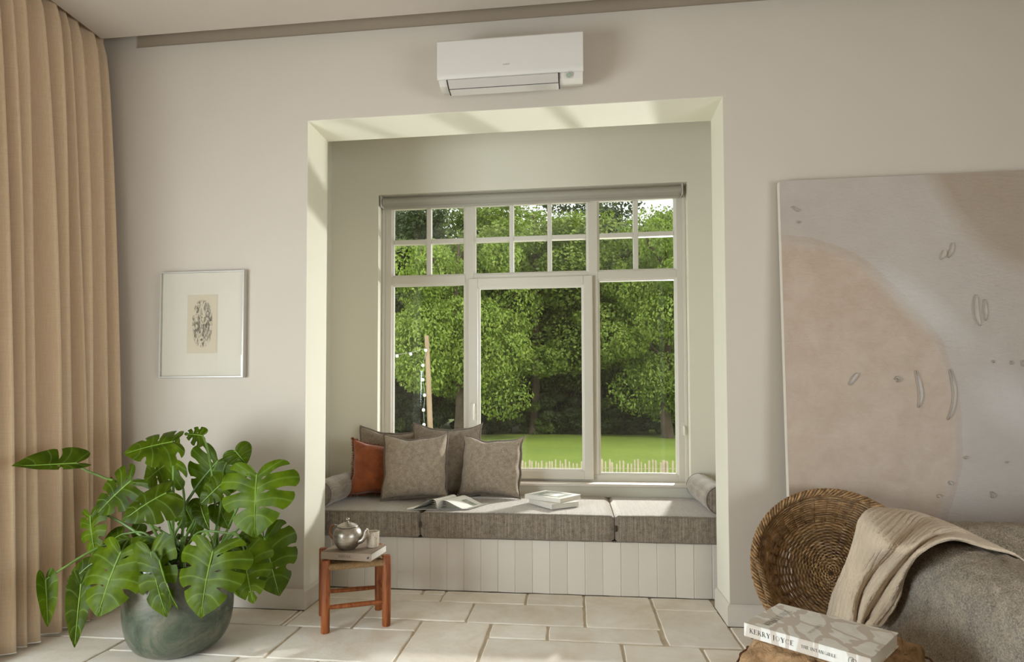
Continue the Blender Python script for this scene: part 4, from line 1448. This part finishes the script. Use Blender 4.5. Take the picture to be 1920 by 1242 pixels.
leaf((326, 862), (258, 905), -.36, -.33, (0, -1, .3), wr=1.2, slit=.4, gap=.24, seed=10, stem=[(340, 1030, -.40), (345, 930, -.37)])
leaf((418, 906), (372, 945), -.44, -.50, (.2, -1, .4), wr=1.0, slit=.5, gap=.2, seed=11, cut=(3, 5), stem=[(395, 1040, -.42), (412, 960, -.42)])
leaf((170, 968), (171, 1048), -.50, -.56, (-.1, -1, .15), wr=.78, slit=.5, gap=.24, seed=12, side=.4, stem=[(300, 1030, -.45), (235, 985, -.44), (195, 965, -.47)])
leaf((229, 1002), (192, 1022), -.47, -.52, (.1, -1, .5), wr=1.3, slit=.9, gap=.05, seed=13, cut=(9, 9), holes=0, stem=[(310, 1035, -.44), (270, 1000, -.44)])
leaf((458, 1039), (470, 1133), -.60, -.655, (.1, -1, .40), wr=1.05, slit=.5, gap=.24, seed=14, side=.4, stem=[(405, 1035, -.43), (435, 1000, -.48), (452, 1015, -.53)], cut=(3, 6))
leaf((496, 1009), (522, 1120), -.47, -.50, (.35, -1, .35), wr=.98, slit=.5, gap=.24, seed=15, stem=[(415, 1030, -.40), (455, 985, -.40), (488, 985, -.43)])
leaf((284, 1036), (300, 1161), -.64, -.70, (-.05, -1, .2), wr=.8, slit=.5, gap=.24, seed=16, stem=[(330, 1040, -.44), (305, 1015, -.54)], cut=(3, 5))
leaf((85, 1088), (92, 1176), -.72, -.75, (.9, -.6, .1), wr=.38, slit=.9, gap=.05, seed=17, cut=(9, 9), holes=0, fold=.7, side=.1, stem=[(315, 1035, -.44), (250, 1012, -.50), (180, 1030, -.60), (120, 1065, -.68)])
leaf((166, 1062), (118, 1102), -.56, -.60, (.1, -1, .5), wr=.8, slit=.6, gap=.2, seed=18, cut=(4, 6), stem=[(300, 1035, -.46), (230, 1030, -.50), (190, 1048, -.54)])
leaf((152, 1096), (138, 1217), -.66, -.70, (.5, -1, .1), wr=.36, slit=.6, gap=.2, seed=19, cut=(9, 9), holes=0, fold=.4, droop=.05, stem=[(300, 1040, -.46), (220, 1050, -.52), (175, 1065, -.57)])
leaf((377, 950), (388, 995), -.45, -.48, (-.2, -1, .3), wr=.75, slit=.9, gap=.05, seed=20, cut=(9, 9), holes=0, fold=.5)
leaf((410, 950), (428, 992), -.40, -.42, (.3, -1, .2), wr=1.0, slit=.9, gap=.05, seed=21, cut=(9, 9), holes=0)
leaf((350, 955), (372, 1006), -.34, -.34, (0, -1, .25), wr=1.2, slit=.6, gap=.15, seed=22, cut=(3, 5))
leaf((262, 985), (246, 1008), -.36, -.38, (0, -1, .3), wr=1.3, slit=.9, gap=.05, seed=23, cut=(9, 9), holes=0)
leaf((440, 1060), (456, 1128), -.46, -.48, (.1, -1, .2), wr=.8, slit=.5, gap=.3, seed=24, cut=(3, 5))
leaf((300, 1052), (322, 1150), -.655, -.69, (-.5, -1, .2), wr=.3, slit=.9, gap=.05, seed=25, cut=(9, 9), holes=0, fold=.6)
leaf((441, 845), (462, 872), -.33, -.31, (.1, -1, .5), wr=1.6, slit=.9, gap=.05, seed=26, cut=(9, 9), holes=0, stem=[(405, 1030, -.38), (412, 940, -.35), (420, 880, -.33)])
leaf((214, 1030), (175, 1046), -.52, -.56, (.0, -.8, .7), wr=.8, slit=.9, gap=.05, seed=27, cut=(9, 9), holes=0)
leaf((452, 1010), (470, 1040), -.50, -.52, (.1, -1, .5), wr=1.2, slit=.9, gap=.05, seed=28, cut=(9, 9), holes=0)
leaf((228, 1034), (272, 1010), -.60, -.58, (.0, -1, .8), wr=.9, slit=.9, gap=.05, seed=29, cut=(9, 9), holes=0)
# woody crown stubs
rg = random.Random(8)
for i, (x0, y0, x1, y1) in enumerate(((262, 1004, 300, 990), (300, 1004, 360, 1008), (400, 1010, 412, 985), (395, 1020, 425, 1000), (310, 1040, 330, 1010), (350, 1045, 352, 1012))):
    a_, b_ = at(x0, y0, 1, -.42), at(x1, y1, 1, -.42)
    MB().tube(catmull([a_, (a_ + b_) / 2 + np.array([0, 0, -.008]), b_], 4), [.010, .011, .010, .009, .009, .008, .008, .007, .006], 8).build('dry_sheath', M['root'], plant, smooth=True)
for i in range(5):
    a_ = PC + np.array([rg.uniform(-.1, .1), rg.uniform(-.08, .04), .365])
    MB().tube([a_, a_ + np.array([rg.uniform(-.02, .02), 0, .06]), a_ + np.array([rg.uniform(-.05, .05), 0, .13])], [.014, .012, .009], 8).build('crown_stem', M['stem'], plant, smooth=True)

# ------------------------------------------------------------------ wicker basket
BCn = np.array((1.470, -.332, .372))
bn = np.array((-.10, -.93, .36)); bn /= np.linalg.norm(bn)
br, bu, bn = frame_from(bn)
bsk = empty('wicker_basket', (1.47, -.40, 0), 'shallow round brown wicker basket leaning on its side against the painting', 'basket')
RIM, RBASE, DEP = .335, .235, .115
def bpt(r, a, off=0.):
    """point on the bowl; r in 0..1.45: base disc then flared wall"""
    if r <= 1:
        R, d = RBASE * r, -DEP + .006 * (1 - r * r)
    else:
        q = (r - 1) / .45
        R, d = RBASE + (RIM - RBASE) * q, -DEP * (1 - q) ** 1.25
    return BCn + br * (R * math.cos(a)) + bu * (R * math.sin(a)) + bn * (d + off)
NST = 34
rg = random.Random(3)
# weavers (rings that pass in front of and behind the stakes)
levels = list(np.arange(.07, .99, .0295)) + list(np.arange(1.0, 1.42, .0185))
for i, rv in enumerate(levels):
    mb = MB()
    ph = PI * (i % 2)
    n = 136
    pts = []
    for k in range(n + 1):
        a = 2 * PI * k / n
        w = .0062 * math.cos(NST / 2 * a + ph) if rv > .3 else .004 * math.cos(NST / 4 * a + ph)
        pts.append(bpt(rv + .006 * nz(k * .21, i * 3.1, 1) + .004 * nz(k * .8, i, 5), a, w + .002 * nz(k * .3, i, 9)))
    rad = (.0038 if rv < 1 else .0033) * rg.uniform(.75, 1.2)
    mb.tube(pts, rad, 5, False)
    mb.build('weaver', M['wicker'], bsk, smooth=True)
for k in range(NST):
    a = 2 * PI * (k + .5) / NST
    r0 = .04 if k % 2 == 0 else .28
    MB().tube([bpt(r, a) for r in np.linspace(r0, 1.42, 16)], .0028, 5).build('stake', M['wicker_dark'], bsk, smooth=True)
# braided rim: three interlaced rods of strands
for s in range(5):
    pts = []
    n = 220
    for k in range(n + 1):
        a = 2 * PI * k / n
        ph = 26 * a + 2 * PI * s / 5
        R = RIM + .005 + .013 * math.cos(ph)
        pts.append(BCn + br * (R * math.cos(a)) + bu * (R * math.sin(a)) + bn * (.004 + .013 * math.sin(ph)))
    MB().tube(pts, .0052, 6, False).build('rim_braid', M['wicker'], bsk, smooth=True)
# handle braid on the left side
for s in range(4):
    pts = []
    for k in range(41):
        t = k / 40
        a = PI * (.97 + .20 * t)
        bulge = math.sin(PI * t)
        ph = 22 * t + PI / 2 * s
        R = RIM - .004 - .014 * bulge + .009 * math.cos(ph)
        pts.append(BCn + br * (R * math.cos(a)) + bu * (R * math.sin(a)) + bn * (.018 + .018 * bulge + .009 * math.sin(ph)))
    MB().tube(pts, .0048, 6).build('handle_braid', M['wicker'], bsk, smooth=True)

# ------------------------------------------------------------------ sofa
sofa = empty('sofa', (2.2, -1.1, 0), 'grey boucle sofa with rounded arm in the right foreground', 'sofa')
def soft_box(x0, x1, y0, y1, z0, z1, r, seed, res=.018, amp=.006):
    """rounded block: points of a dense cube surface pulled to a rounded box, with nubbly relief"""
    mb = MB()
    c = np.array([(x0 + x1) / 2, (y0 + y1) / 2, (z0 + z1) / 2])
    h = np.array([(x1 - x0) / 2, (y1 - y0) / 2, (z1 - z0) / 2])
    for ax in range(3):
        for sgn in (-1, 1):
            a1, a2 = [i for i in range(3) if i != ax]
            n1, n2 = max(4, int(2 * h[a1] / res)), max(4, int(2 * h[a2] / res))
            G = []
            for i in range(n1 + 1):
                row = []
                for j in range(n2 + 1):
                    p = np.zeros(3)
                    p[ax] = sgn * h[ax]
                    p[a1] = h[a1] * (-1 + 2 * i / n1)
                    p[a2] = h[a2] * (-1 + 2 * j / n2)
                    q = np.clip(p, -(h - r), h - r)
                    d = p - q
                    L = np.linalg.norm(d)
                    d = d / L if L > 1e-9 else d
                    w = c + q + d * r
                    w = w + d * (amp * (nz(w[0] * 38 + seed, w[1] * 38, w[2] * 38) + .8 * nz(w[0] * 80, w[1] * 80 + seed, w[2] * 80)) + .012 * nz(w[0] * 3 + seed, w[1] * 3, w[2] * 3))
                    row.append(w)
                G.append(row)
            n0 = len(mb.f)
            mb.grid(G)
            flip = (sgn > 0) == (ax == 1)
            if flip:
                mb.f = mb.f[:n0] + [tuple(reversed(f)) for f in mb.f[n0:]]
    return mb
soft_box(1.475, 1.765, -1.95, -.478, .03, .632, .125, 1, .0115).build('arm', M['sofa'], sofa, smooth=True, angle=180)
soft_box(1.60, 3.3, -.76, -.485, .03, .640, .11, 4, .014).build('backrest', M['sofa'], sofa, smooth=True, angle=180)
soft_box(1.70, 3.3, -1.9, -.72, .10, .42, .07, 7, .03).build('seat_cushion', M['sofa'], sofa, smooth=True, angle=180)
for x in (1.56, 3.2):
    for y_ in (-1.85, -.58):
        MB().tube([(x, y_, 0), (x, y_, .06)], .02, 12).build('foot', M['dark'], sofa)

# ------------------------------------------------------------------ muslin throw over the sofa arm
thr = empty('throw_blanket', (1.55, -.62, .1), 'cream crinkled muslin throw draped over the sofa arm', 'blanket')
XO = 1.462      # outer face of the arm
colsP = [  # columns from the wall side to the camera side; rows from the crest of the arm to the hem: (px, py)
    [(1652, 953), (1632, 955), (1613, 972), (1599, 1020), (1578, 1075), (1560, 1118), (1550, 1156)],
    [(1690, 957), (1660, 970), (1634, 1000), (1612, 1048), (1594, 1090), (1582, 1124), (1574, 1160)],
    [(1715, 964), (1690, 985), (1660, 1022), (1632, 1062), (1612, 1098), (1601, 1130), (1597, 1163)],
    [(1745, 975), (1715, 996), (1682, 1030), (1648, 1066), (1624, 1102), (1612, 1132), (1608, 1166)],
    [(1772, 988), (1738, 1003), (1702, 1032), (1667, 1070), (1640, 1108), (1622, 1140), (1614, 1168)],
    [(1800, 1002), (1756, 1008), (1716, 1034), (1682, 1074), (1656, 1112), (1636, 1146), (1620, 1170)],
    [(1828, 1016), (1772, 1010), (1722, 1036), (1692, 1080), (1672, 1116), (1652, 1148), (1632, 1172)],
    [(1852, 1028), (1782, 1012), (1726, 1036), (1699, 1072), (1687, 1116), (1674, 1146), (1652, 1174)],
]
depth_off = [0.030, .055, .050, .012, .050, .010, .040, .018]       # fold relief away from the arm
G = []
for c, (colp, off) in enumerate(zip(colsP, depth_off)):
    pts = []
    for k, (x, y_) in enumerate(colp):
        if k == 0:
            p = at(x, y_, 2, .640 + off * .35)
        elif k == 1:
            p = at(x, y_, 2, .648 + off * .4)
        elif k == 2:
            a_, b_ = at(x, y_, 2, .625 + off * .3), at(x, y_, 0, XO - off * .4 + .03)
            p = (a_ + b_) / 2
            v = ray(x, y_)
            dep = min((a_ - CAM) @ CF, (b_ - CAM) @ CF)
            p = CAM + v * (dep / FPX)
        else:
            p = at(x, y_, 0, XO - off)
        pts.append(p)
    # inner end falls behind the arm
    p0 = pts[0]
    inner = [p0 + np.array([.14, -.03, -.16]), p0 + np.array([.085, -.02, -.03])]
    G.append(np.array(catmull(inner + pts, 8)))
G = np.array(G)                                     # columns x rows
rowsG = []
for rI in range(G.shape[1]):
    rowsG.append(catmull(list(G[:, rI]), 18))
rowsG = np.array(rowsG)
for i in range(rowsG.shape[0]):
    for j in range(rowsG.shape[1]):
        p = rowsG[i, j]
        w = .0035 * nz(i * .18, j * .5, 2) + .0022 * nz(i * .5, j * .3, 7) + .0028 * math.sin(j * 1.15 + 1.6 * nz(i * .12, j * .1, 4))
        rowsG[i, j] = p + np.array([-w, -w * .4, w * .6])
MB().grid(rowsG).build('throw_cloth', M['muslin'], thr, smooth=True, angle=180, solid=.006, offset=0)
hm = MB()
hm.tube(list(rowsG[-1]), .005, 6)
hm.tube(list(rowsG[10:, -1]), .005, 6)
hm.build('hem', M['muslin'], thr, smooth=True)

# ------------------------------------------------------------------ leather pouf with big book
pf = np.array((1.10, -1.17, 0))
pouf = empty('pouf', pf, 'crumpled brown leather pouf carrying the large pale book', 'pouf')
ZP = .412
NA, NR = 120, 46
rows = []
ang0 = math.radians(-38)
for i in range(NR + 1):
    t = i / NR
    row = []
    for k in range(NA):
        a = 2 * PI * k / NA
        # rounded square plan, pillow-like side
        ca, sa = math.cos(a), math.sin(a)
        sq = 1 / max(abs(ca), abs(sa)) ** .72
        if t < .5:
            q = t / .5
            z = .0 + (ZP - .03) * q
            rr = .195 + .038 * math.sin(PI * q) ** .6
        else:
            q = (t - .5) / .5
            rr = (.195 + .012 * math.sin(PI * q)) * (1 - q) ** .8 + .0005
            z = ZP - .03 + .03 * math.sin(min(1, q * 2.2) * PI / 2)
        R = rr * sq
        cr = abs(nz(ca * 3.2, sa * 3.2 + t * 7, 3)) * .040 + abs(nz(ca * 9, sa * 9 + t * 12, 8)) * .030
        if t < .62: R += cr - .018
        z -= (abs(nz(R * ca * 22, R * sa * 22, 5)) * .022 if t > .46 else 0)
        x_, y_ = R * ca, R * sa
        row.append(pf + np.array([x_ * math.cos(ang0) - y_ * math.sin(ang0), x_ * math.sin(ang0) + y_ * math.cos(ang0), max(z, .001)]))
    rows.append(row)
MB().grid(rows, cv=True).build('leather_body', M['pouf'], pouf, smooth=True, angle=180)
# torn seam welts around the upper edge
for (t0, t1, zz, s) in ((1.9, 3.2, .375, 1), (3.3, 4.5, .36, 2), (4.6, 5.7, .37, 3), (5.9, 7.6, .375, 4)):
    pts = []
    for a in np.linspace(t0, t1, 40):
        ca, sa = math.cos(a), math.sin(a)
        R = .222 / max(abs(ca), abs(sa)) ** .72 + .006 + .010 * nz(a * 7, s, 1)
        x_, y_ = R * ca, R * sa
        pts.append(pf + np.array([x_ * math.cos(ang0) - y_ * math.sin(ang0), x_ * math.sin(ang0) + y_ * math.cos(ang0), zz - .03 + .022 * nz(a * 5, s, 4)]))
    MB().tube(pts, [.003 + .004 * abs(nz(k * .4, s, 6)) for k in range(len(pts))], 6).build('seam_welt', plain('torn_leather_edge', srgb(96, 56, 28), .7, .3, 40), pouf, smooth=True)

zt = .4515
c0, c1, c2, c3 = (at(x, y_, 2, zt) for x, y_ in ((1395, 1168), (1467, 1133), (1689, 1183), (1633, 1236)))
ux = c3 - c0; L_ = np.linalg.norm(ux); ux = ux / L_
uy = c1 - c0; uy = uy - ux * (uy @ ux); Wd = np.linalg.norm(uy); uy /= Wd
T_ = .0385
kb, org, ux, uy, up = book('book', np.array((c0[0], c0[1], zt - T_)), ux, uy, L_, Wd, T_, M['cover'], 'large pebble-patterned coffee table book on the leather pouf')
s0 = org - uy * .0007
lettering('KERRY JOYCE', s0 + ux * .017 + up * .0135, ux, up, .0135, .17).build('spine_title', M['ink'], kb)
lettering('THE INTANGIBLE', s0 + ux * .160 + up * .0150, ux, up, .0084, .10).build('spine_subtitle', M['ink'], kb)
# leaf outline mark at the foot of the spine
lm = MB()
for dx, sg in ((0, 1), (.007, -1)):
    for cv_ in (1, -1):
        pl = [s0 - uy * .0002 + ux * (L_ * .845 + dx + .010 * t + sg * 0) + up * (.012 + .016 * t * (1 if sg > 0 else .75) + cv_ * .0055 * math.sin(PI * t)) + ux * (cv_ * -.004 * math.sin(PI * t)) for t in np.linspace(0, 1, 12)]
        lm.tube(pl, .00045, 4)
lm.build('publisher_leaf_mark', M['ink'], kb)
ct = org + up * (T_ + .0007)
lettering('KERRY JOYCE', ct + ux * .062 + uy * .030, uy, -ux, .0185, .10).build('cover_title', plain('cover_title_ink', srgb(96, 90, 82), .7), kb)
lettering('THE INTANGIBLE', ct + ux * (L_ * .50) + uy * .055, uy, -ux, .0085, .08).build('cover_subtitle', plain('cover_subtitle_ink', srgb(150, 142, 132), .7), kb)

# ================================================================== GARDEN
GZ = -.45
lawn = MB()
rows = []
for i in range(61):
    rows.append([(-60 + 2 * i, 1.36 + (110 - 1.36) * (j / 60) ** 1.6, GZ + (.05 * nz(i * .5, j * .4, 3) if 0 < j else 0)) for j in range(61)])
lawn.grid(rows)
struct('lawn', lawn, M['grass'], smooth=True)
struct('terrace', MB().box((-4, BK + .32, GZ - .05), (4.5, 3.4, GZ + .06)), M['stone_outside'])

# chestnut paling fence
fence = empty('picket_fence', (0, 6.0, GZ), 'low weathered picket fence standing across the lawn', 'fence')
rg = random.Random(2)
x = -2.6
i = 0
while x < 3.4:
    h = .66 + rg.uniform(-.05, .03)
    w = rg.uniform(.011, .018)
    tk = rg.uniform(-.02, .02)
    post = i % 22 == 13
    if post: w, h = .034, .67
    P = [(-w, 0), (w, 0), (w * .95, h * .6), (w * .9, h - .02), (w * .1, h), (-w * .7, h - .012), (-w * .95, h * .5)]
    yo = 6.0 + (.03 if post else 0)
    MB().prism(P, lambda a, b: (x + a + tk * b, yo - .009, GZ + b), lambda a, b: (x + a + tk * b, yo + .009, GZ + b)).build('fence_post' if post else 'picket', M['picket'], fence)
    x += .052 + rg.uniform(-.006, .010)
    i += 1
for zz in (GZ + .22, GZ + .54):
    for s in (-1, 1):
        MB().tube([(-2.65 + k * .05, 6.0 + s * .011 * math.cos(PI * k), zz + .004 * math.cos(k)) for k in range(122)], .0018, 4).build('fence_wire', M['cable'], fence)

# pole with string of bulbs
pole = MB().tube(catmull([(-3.70, 13, GZ), (-3.75, 13, .6), (-3.80, 13, 1.9), (-3.85, 13, 2.98)], 4), [.085, .083, .08, .078, .078, .076, .075, .073, .07, .068, .066, .064, .06], 12)
tag(pole.build('pole', M['pole'], None, origin=(-3.70, 13, GZ), smooth=True, angle=50), 'weathered wooden pole leaning on the lawn beyond the left pane', 'pole')
sl = empty('string_light', (-3.9, 12.9, GZ), 'string of round white bulbs hung from the wooden pole', 'string light')
path = [(-7.0, 12.95, 2.75), (-5.6, 12.9, 2.46), (-4.82, 12.9, 2.44), (-4.26, 12.9, 2.50), (-3.86, 12.88, 2.58), (-3.90, 12.86, 2.2), (-3.91, 12.86, 1.73), (-3.86, 12.86, 1.3), (-3.89, 12.86, .88), (-3.87, 12.86, .45)]
MB().tube(catmull(path, 8), .005, 5).build('cable', M['cable'], sl, smooth=True)
for q in ((-5.6, 2.42), (-5.1, 2.38), (-4.65, 2.40), (-4.26, 2.45), (-3.83, 2.55), (-3.91, 2.13), (-3.91, 1.73), (-3.86, 1.30), (-3.89, .89), (-3.875, .48)):
    c = np.array((q[0], 12.83, q[1]))
    b_ = MB().lathe([(.001, -.055), (.03, -.05), (.046, -.02), (.045, .01), (.028, .035), (.018, .045), (.001, .046)], c, 12).build('bulb', M['bulb'], sl, smooth=True)
    MB().lathe([(.019, .036), (.019, .07), (.001, .072)], c, 8).build('bulb_socket', M['dark'], b_)

# trees: trunk + crown of leaf sprays
def crown_mesh(name, seed, n, rx, rz, lumps, leafsize):
    rg = np.random.default_rng(seed)
    cs = []
    for i in range(lumps):
        d = rg.normal(size=3); d /= np.linalg.norm(d)
        q = rg.uniform(.2, .95) ** .6
        cs.append((np.array([d[0] * rx * q, d[1] * rx * q, d[2] * rz * q]), rg.uniform(.24, .42) * min(rx, rz)))
    V = []; F = []
    per = n // lumps
    for c, r in cs:
        d = rg.normal(size=(per, 3)); d /= np.linalg.norm(d, axis=1)[:, None]
        rad = r * (rg.uniform(.35, 1, per) ** .45)
        p = c + d * rad[:, None] * np.array([1.25, 1.25, .72])
        nrm = d * .7 + rg.normal(size=(per, 3)) * .6 + np.array([0, 0, .35])
        nrm /= np.linalg.norm(nrm, axis=1)[:, None]
        t = np.cross(nrm, rg.normal(size=(per, 3))); t /= np.linalg.norm(t, axis=1)[:, None]
        b = np.cross(nrm, t)
        s = leafsize * rg.uniform(.6, 1.5, per)[:, None]
        base = len(V) * 0
        q = np.stack([p - t * s, p - b * s * .55 + nrm * s * .15, p + t * s, p + b * s * .55 - nrm * s * .12], 1)
        V.append(q.reshape(-1, 3))
    V = np.concatenate(V)
    nF = len(V) // 4
    me = bpy.data.meshes.new(name)
    me.vertices.add(len(V)); me.vertices.foreach_set('co', V.ravel())
    me.loops.add(nF * 4); me.loops.foreach_set('vertex_index', np.arange(nF * 4))
    me.polygons.add(nF); me.polygons.foreach_set('loop_start', np.arange(nF) * 4); me.polygons.foreach_set('loop_total', np.full(nF, 4))
    me.update(); me.validate()
    me.materials.append(M['fol_mid'])
    return me
CM = [crown_mesh('crown_%d' % i, 10 + i, 44000, 4.2, 5.2, 34, .085) for i in range(3)]
CMT = [crown_mesh('crown_tall_%d' % i, 40 + i, 44000, 3.2, 7.0, 38, .088) for i in range(2)]
BM = [crown_mesh('bush_%d' % i, 70 + i, 14000, 1.6, 1.1, 22, .06) for i in range(3)]

def tree(px, Y, zc, mesh, mat, sx, sz, lab, rot=0, lean_=0):
    x = at(px, 600, 1, Y)[0]
    o = empty('tree', (x, Y, GZ), lab, 'tree', 'trees at the end of the lawn')
    c = bpy.data.objects.new('crown', mesh)
    COL.objects.link(c)
    c.material_slots[0].link = 'OBJECT'; c.material_slots[0].material = M[mat]
    c.parent = o
    c.location = (0, 0, zc - GZ)
    c.scale = (sx, sx, sz)
    c.rotation_euler = (0, 0, rot)
    r = random.Random(int(px))
    tr = MB().tube(catmull([(x, Y, GZ), (x + r.uniform(-.2, .2) + lean_ * .3, Y, GZ + 2), (x + r.uniform(-.4, .4) + lean_ * .6, Y, zc), (x + lean_, Y, zc + 4 * sz)], 4),
                   list(np.linspace(.26, .05, 13)), 10)
    trunk = tr.build('trunk', M['bark'], o, smooth=True)
    for k in range(6):
        z0 = zc - 2.4 + k * 1.0
        a = r.uniform(0, 2 * PI)
        p = np.array((x, Y, z0))
        MB().tube([p, p + np.array([math.cos(a) * 1.2, math.sin(a) * 1.2, .7]), p + np.array([math.cos(a) * 2.5 * sx, math.sin(a) * 2.5 * sx, 1.6])], [.09, .06, .02], 6).build('branch', M['bark'], trunk, smooth=True)
    return o
T = [  # pixel column, Y, crown centre height, mesh, material, scale xy, scale z, label, rotation
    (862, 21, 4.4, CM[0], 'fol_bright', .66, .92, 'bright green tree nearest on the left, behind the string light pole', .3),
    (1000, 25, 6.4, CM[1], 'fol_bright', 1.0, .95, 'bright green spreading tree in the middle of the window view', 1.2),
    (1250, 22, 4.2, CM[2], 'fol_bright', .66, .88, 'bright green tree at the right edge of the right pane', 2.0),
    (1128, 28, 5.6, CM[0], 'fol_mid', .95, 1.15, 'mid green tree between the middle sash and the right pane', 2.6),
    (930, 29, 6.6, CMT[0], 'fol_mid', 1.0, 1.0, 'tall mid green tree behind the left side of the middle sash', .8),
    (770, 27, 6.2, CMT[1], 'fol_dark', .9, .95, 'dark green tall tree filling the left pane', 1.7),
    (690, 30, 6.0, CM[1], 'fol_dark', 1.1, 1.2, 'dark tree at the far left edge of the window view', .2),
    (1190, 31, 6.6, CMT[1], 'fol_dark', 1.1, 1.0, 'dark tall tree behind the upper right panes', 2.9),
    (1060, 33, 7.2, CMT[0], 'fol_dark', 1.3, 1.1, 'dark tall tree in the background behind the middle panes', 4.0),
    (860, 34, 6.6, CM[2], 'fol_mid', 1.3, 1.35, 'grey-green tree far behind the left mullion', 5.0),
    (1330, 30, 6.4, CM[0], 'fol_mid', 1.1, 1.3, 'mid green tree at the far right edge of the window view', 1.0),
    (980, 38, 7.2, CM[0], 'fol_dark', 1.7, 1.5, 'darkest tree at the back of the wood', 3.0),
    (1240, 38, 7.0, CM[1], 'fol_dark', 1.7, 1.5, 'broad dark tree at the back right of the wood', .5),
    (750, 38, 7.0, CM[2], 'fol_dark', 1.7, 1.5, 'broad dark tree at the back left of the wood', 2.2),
]
for t_ in T:
    tree(*t_)
rg = random.Random(17)
SH = [(715, 25.0, 1.3, 1.5, 'dark shrub at the left end of the hedge row, left of the pole'), (768, 25.6, 1.2, 1.3, 'shrub directly behind the string light pole'),
      (822, 25.2, 1.3, 1.5, 'shrub just right of the wooden pole'), (872, 25.4, 1.1, 1.2, 'shrub behind the left mullion'),
      (915, 25.0, 1.0, .9, 'low shrub above the right-hand grey pillow'), (958, 25.6, 1.1, 1.2, 'shrub left of the middle of the middle sash'),
      (1002, 25.2, 1.0, .9, 'low shrub in the centre of the middle sash'), (1044, 25.5, 1.1, 1.2, 'shrub right of the middle of the middle sash'),
      (1086, 25.1, 1.0, 1.0, 'shrub at the right edge of the middle sash'), (1130, 25.6, 1.1, 1.0, 'shrub at the left edge of the right pane'),
      (1172, 25.2, 1.1, .85, 'low shrub left of centre in the right pane'), (1214, 25.5, 1.2, 1.0, 'shrub right of centre in the right pane'),
      (1258, 25.1, 1.2, 1.3, 'shrub at the right edge of the right pane'), (1305, 25.4, 1.3, 1.5, 'shrub beyond the right edge of the window'),
      (790, 29.5, 2.2, 2.6, 'tall dark thicket bush behind the left pane'), (905, 30, 2.2, 2.4, 'tall dark thicket bush behind the left part of the sash'),
      (1010, 30, 2.3, 2.6, 'tall dark thicket bush behind the centre of the sash'), (1105, 30, 2.2, 2.4, 'tall dark thicket bush behind the right mullion'),
      (1205, 30, 2.3, 2.6, 'tall dark thicket bush behind the right pane')]
for i, (px, Y, sx, sz, lab) in enumerate(SH):
    p = at(px, 800, 1, Y)
    o = empty('shrub', (p[0], Y, GZ), lab, 'shrub', 'shrubs along the lawn edge')
    c = bpy.data.objects.new('foliage', BM[i % 3])
    COL.objects.link(c)
    c.material_slots[0].link = 'OBJECT'
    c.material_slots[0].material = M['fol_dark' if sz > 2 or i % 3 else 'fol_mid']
    c.parent = o
    c.location = (0, 0, .85 * sz)
    c.scale = (.75 * sx, .75, .8 * sz)
    c.rotation_euler = (0, 0, 0)
    MB().tube([(p[0], Y, GZ), (p[0] + .05, Y, GZ + .5), (p[0], Y, GZ + 1.1 * sz)], [.05, .04, .015], 6).build('stem', M['bark'], o)
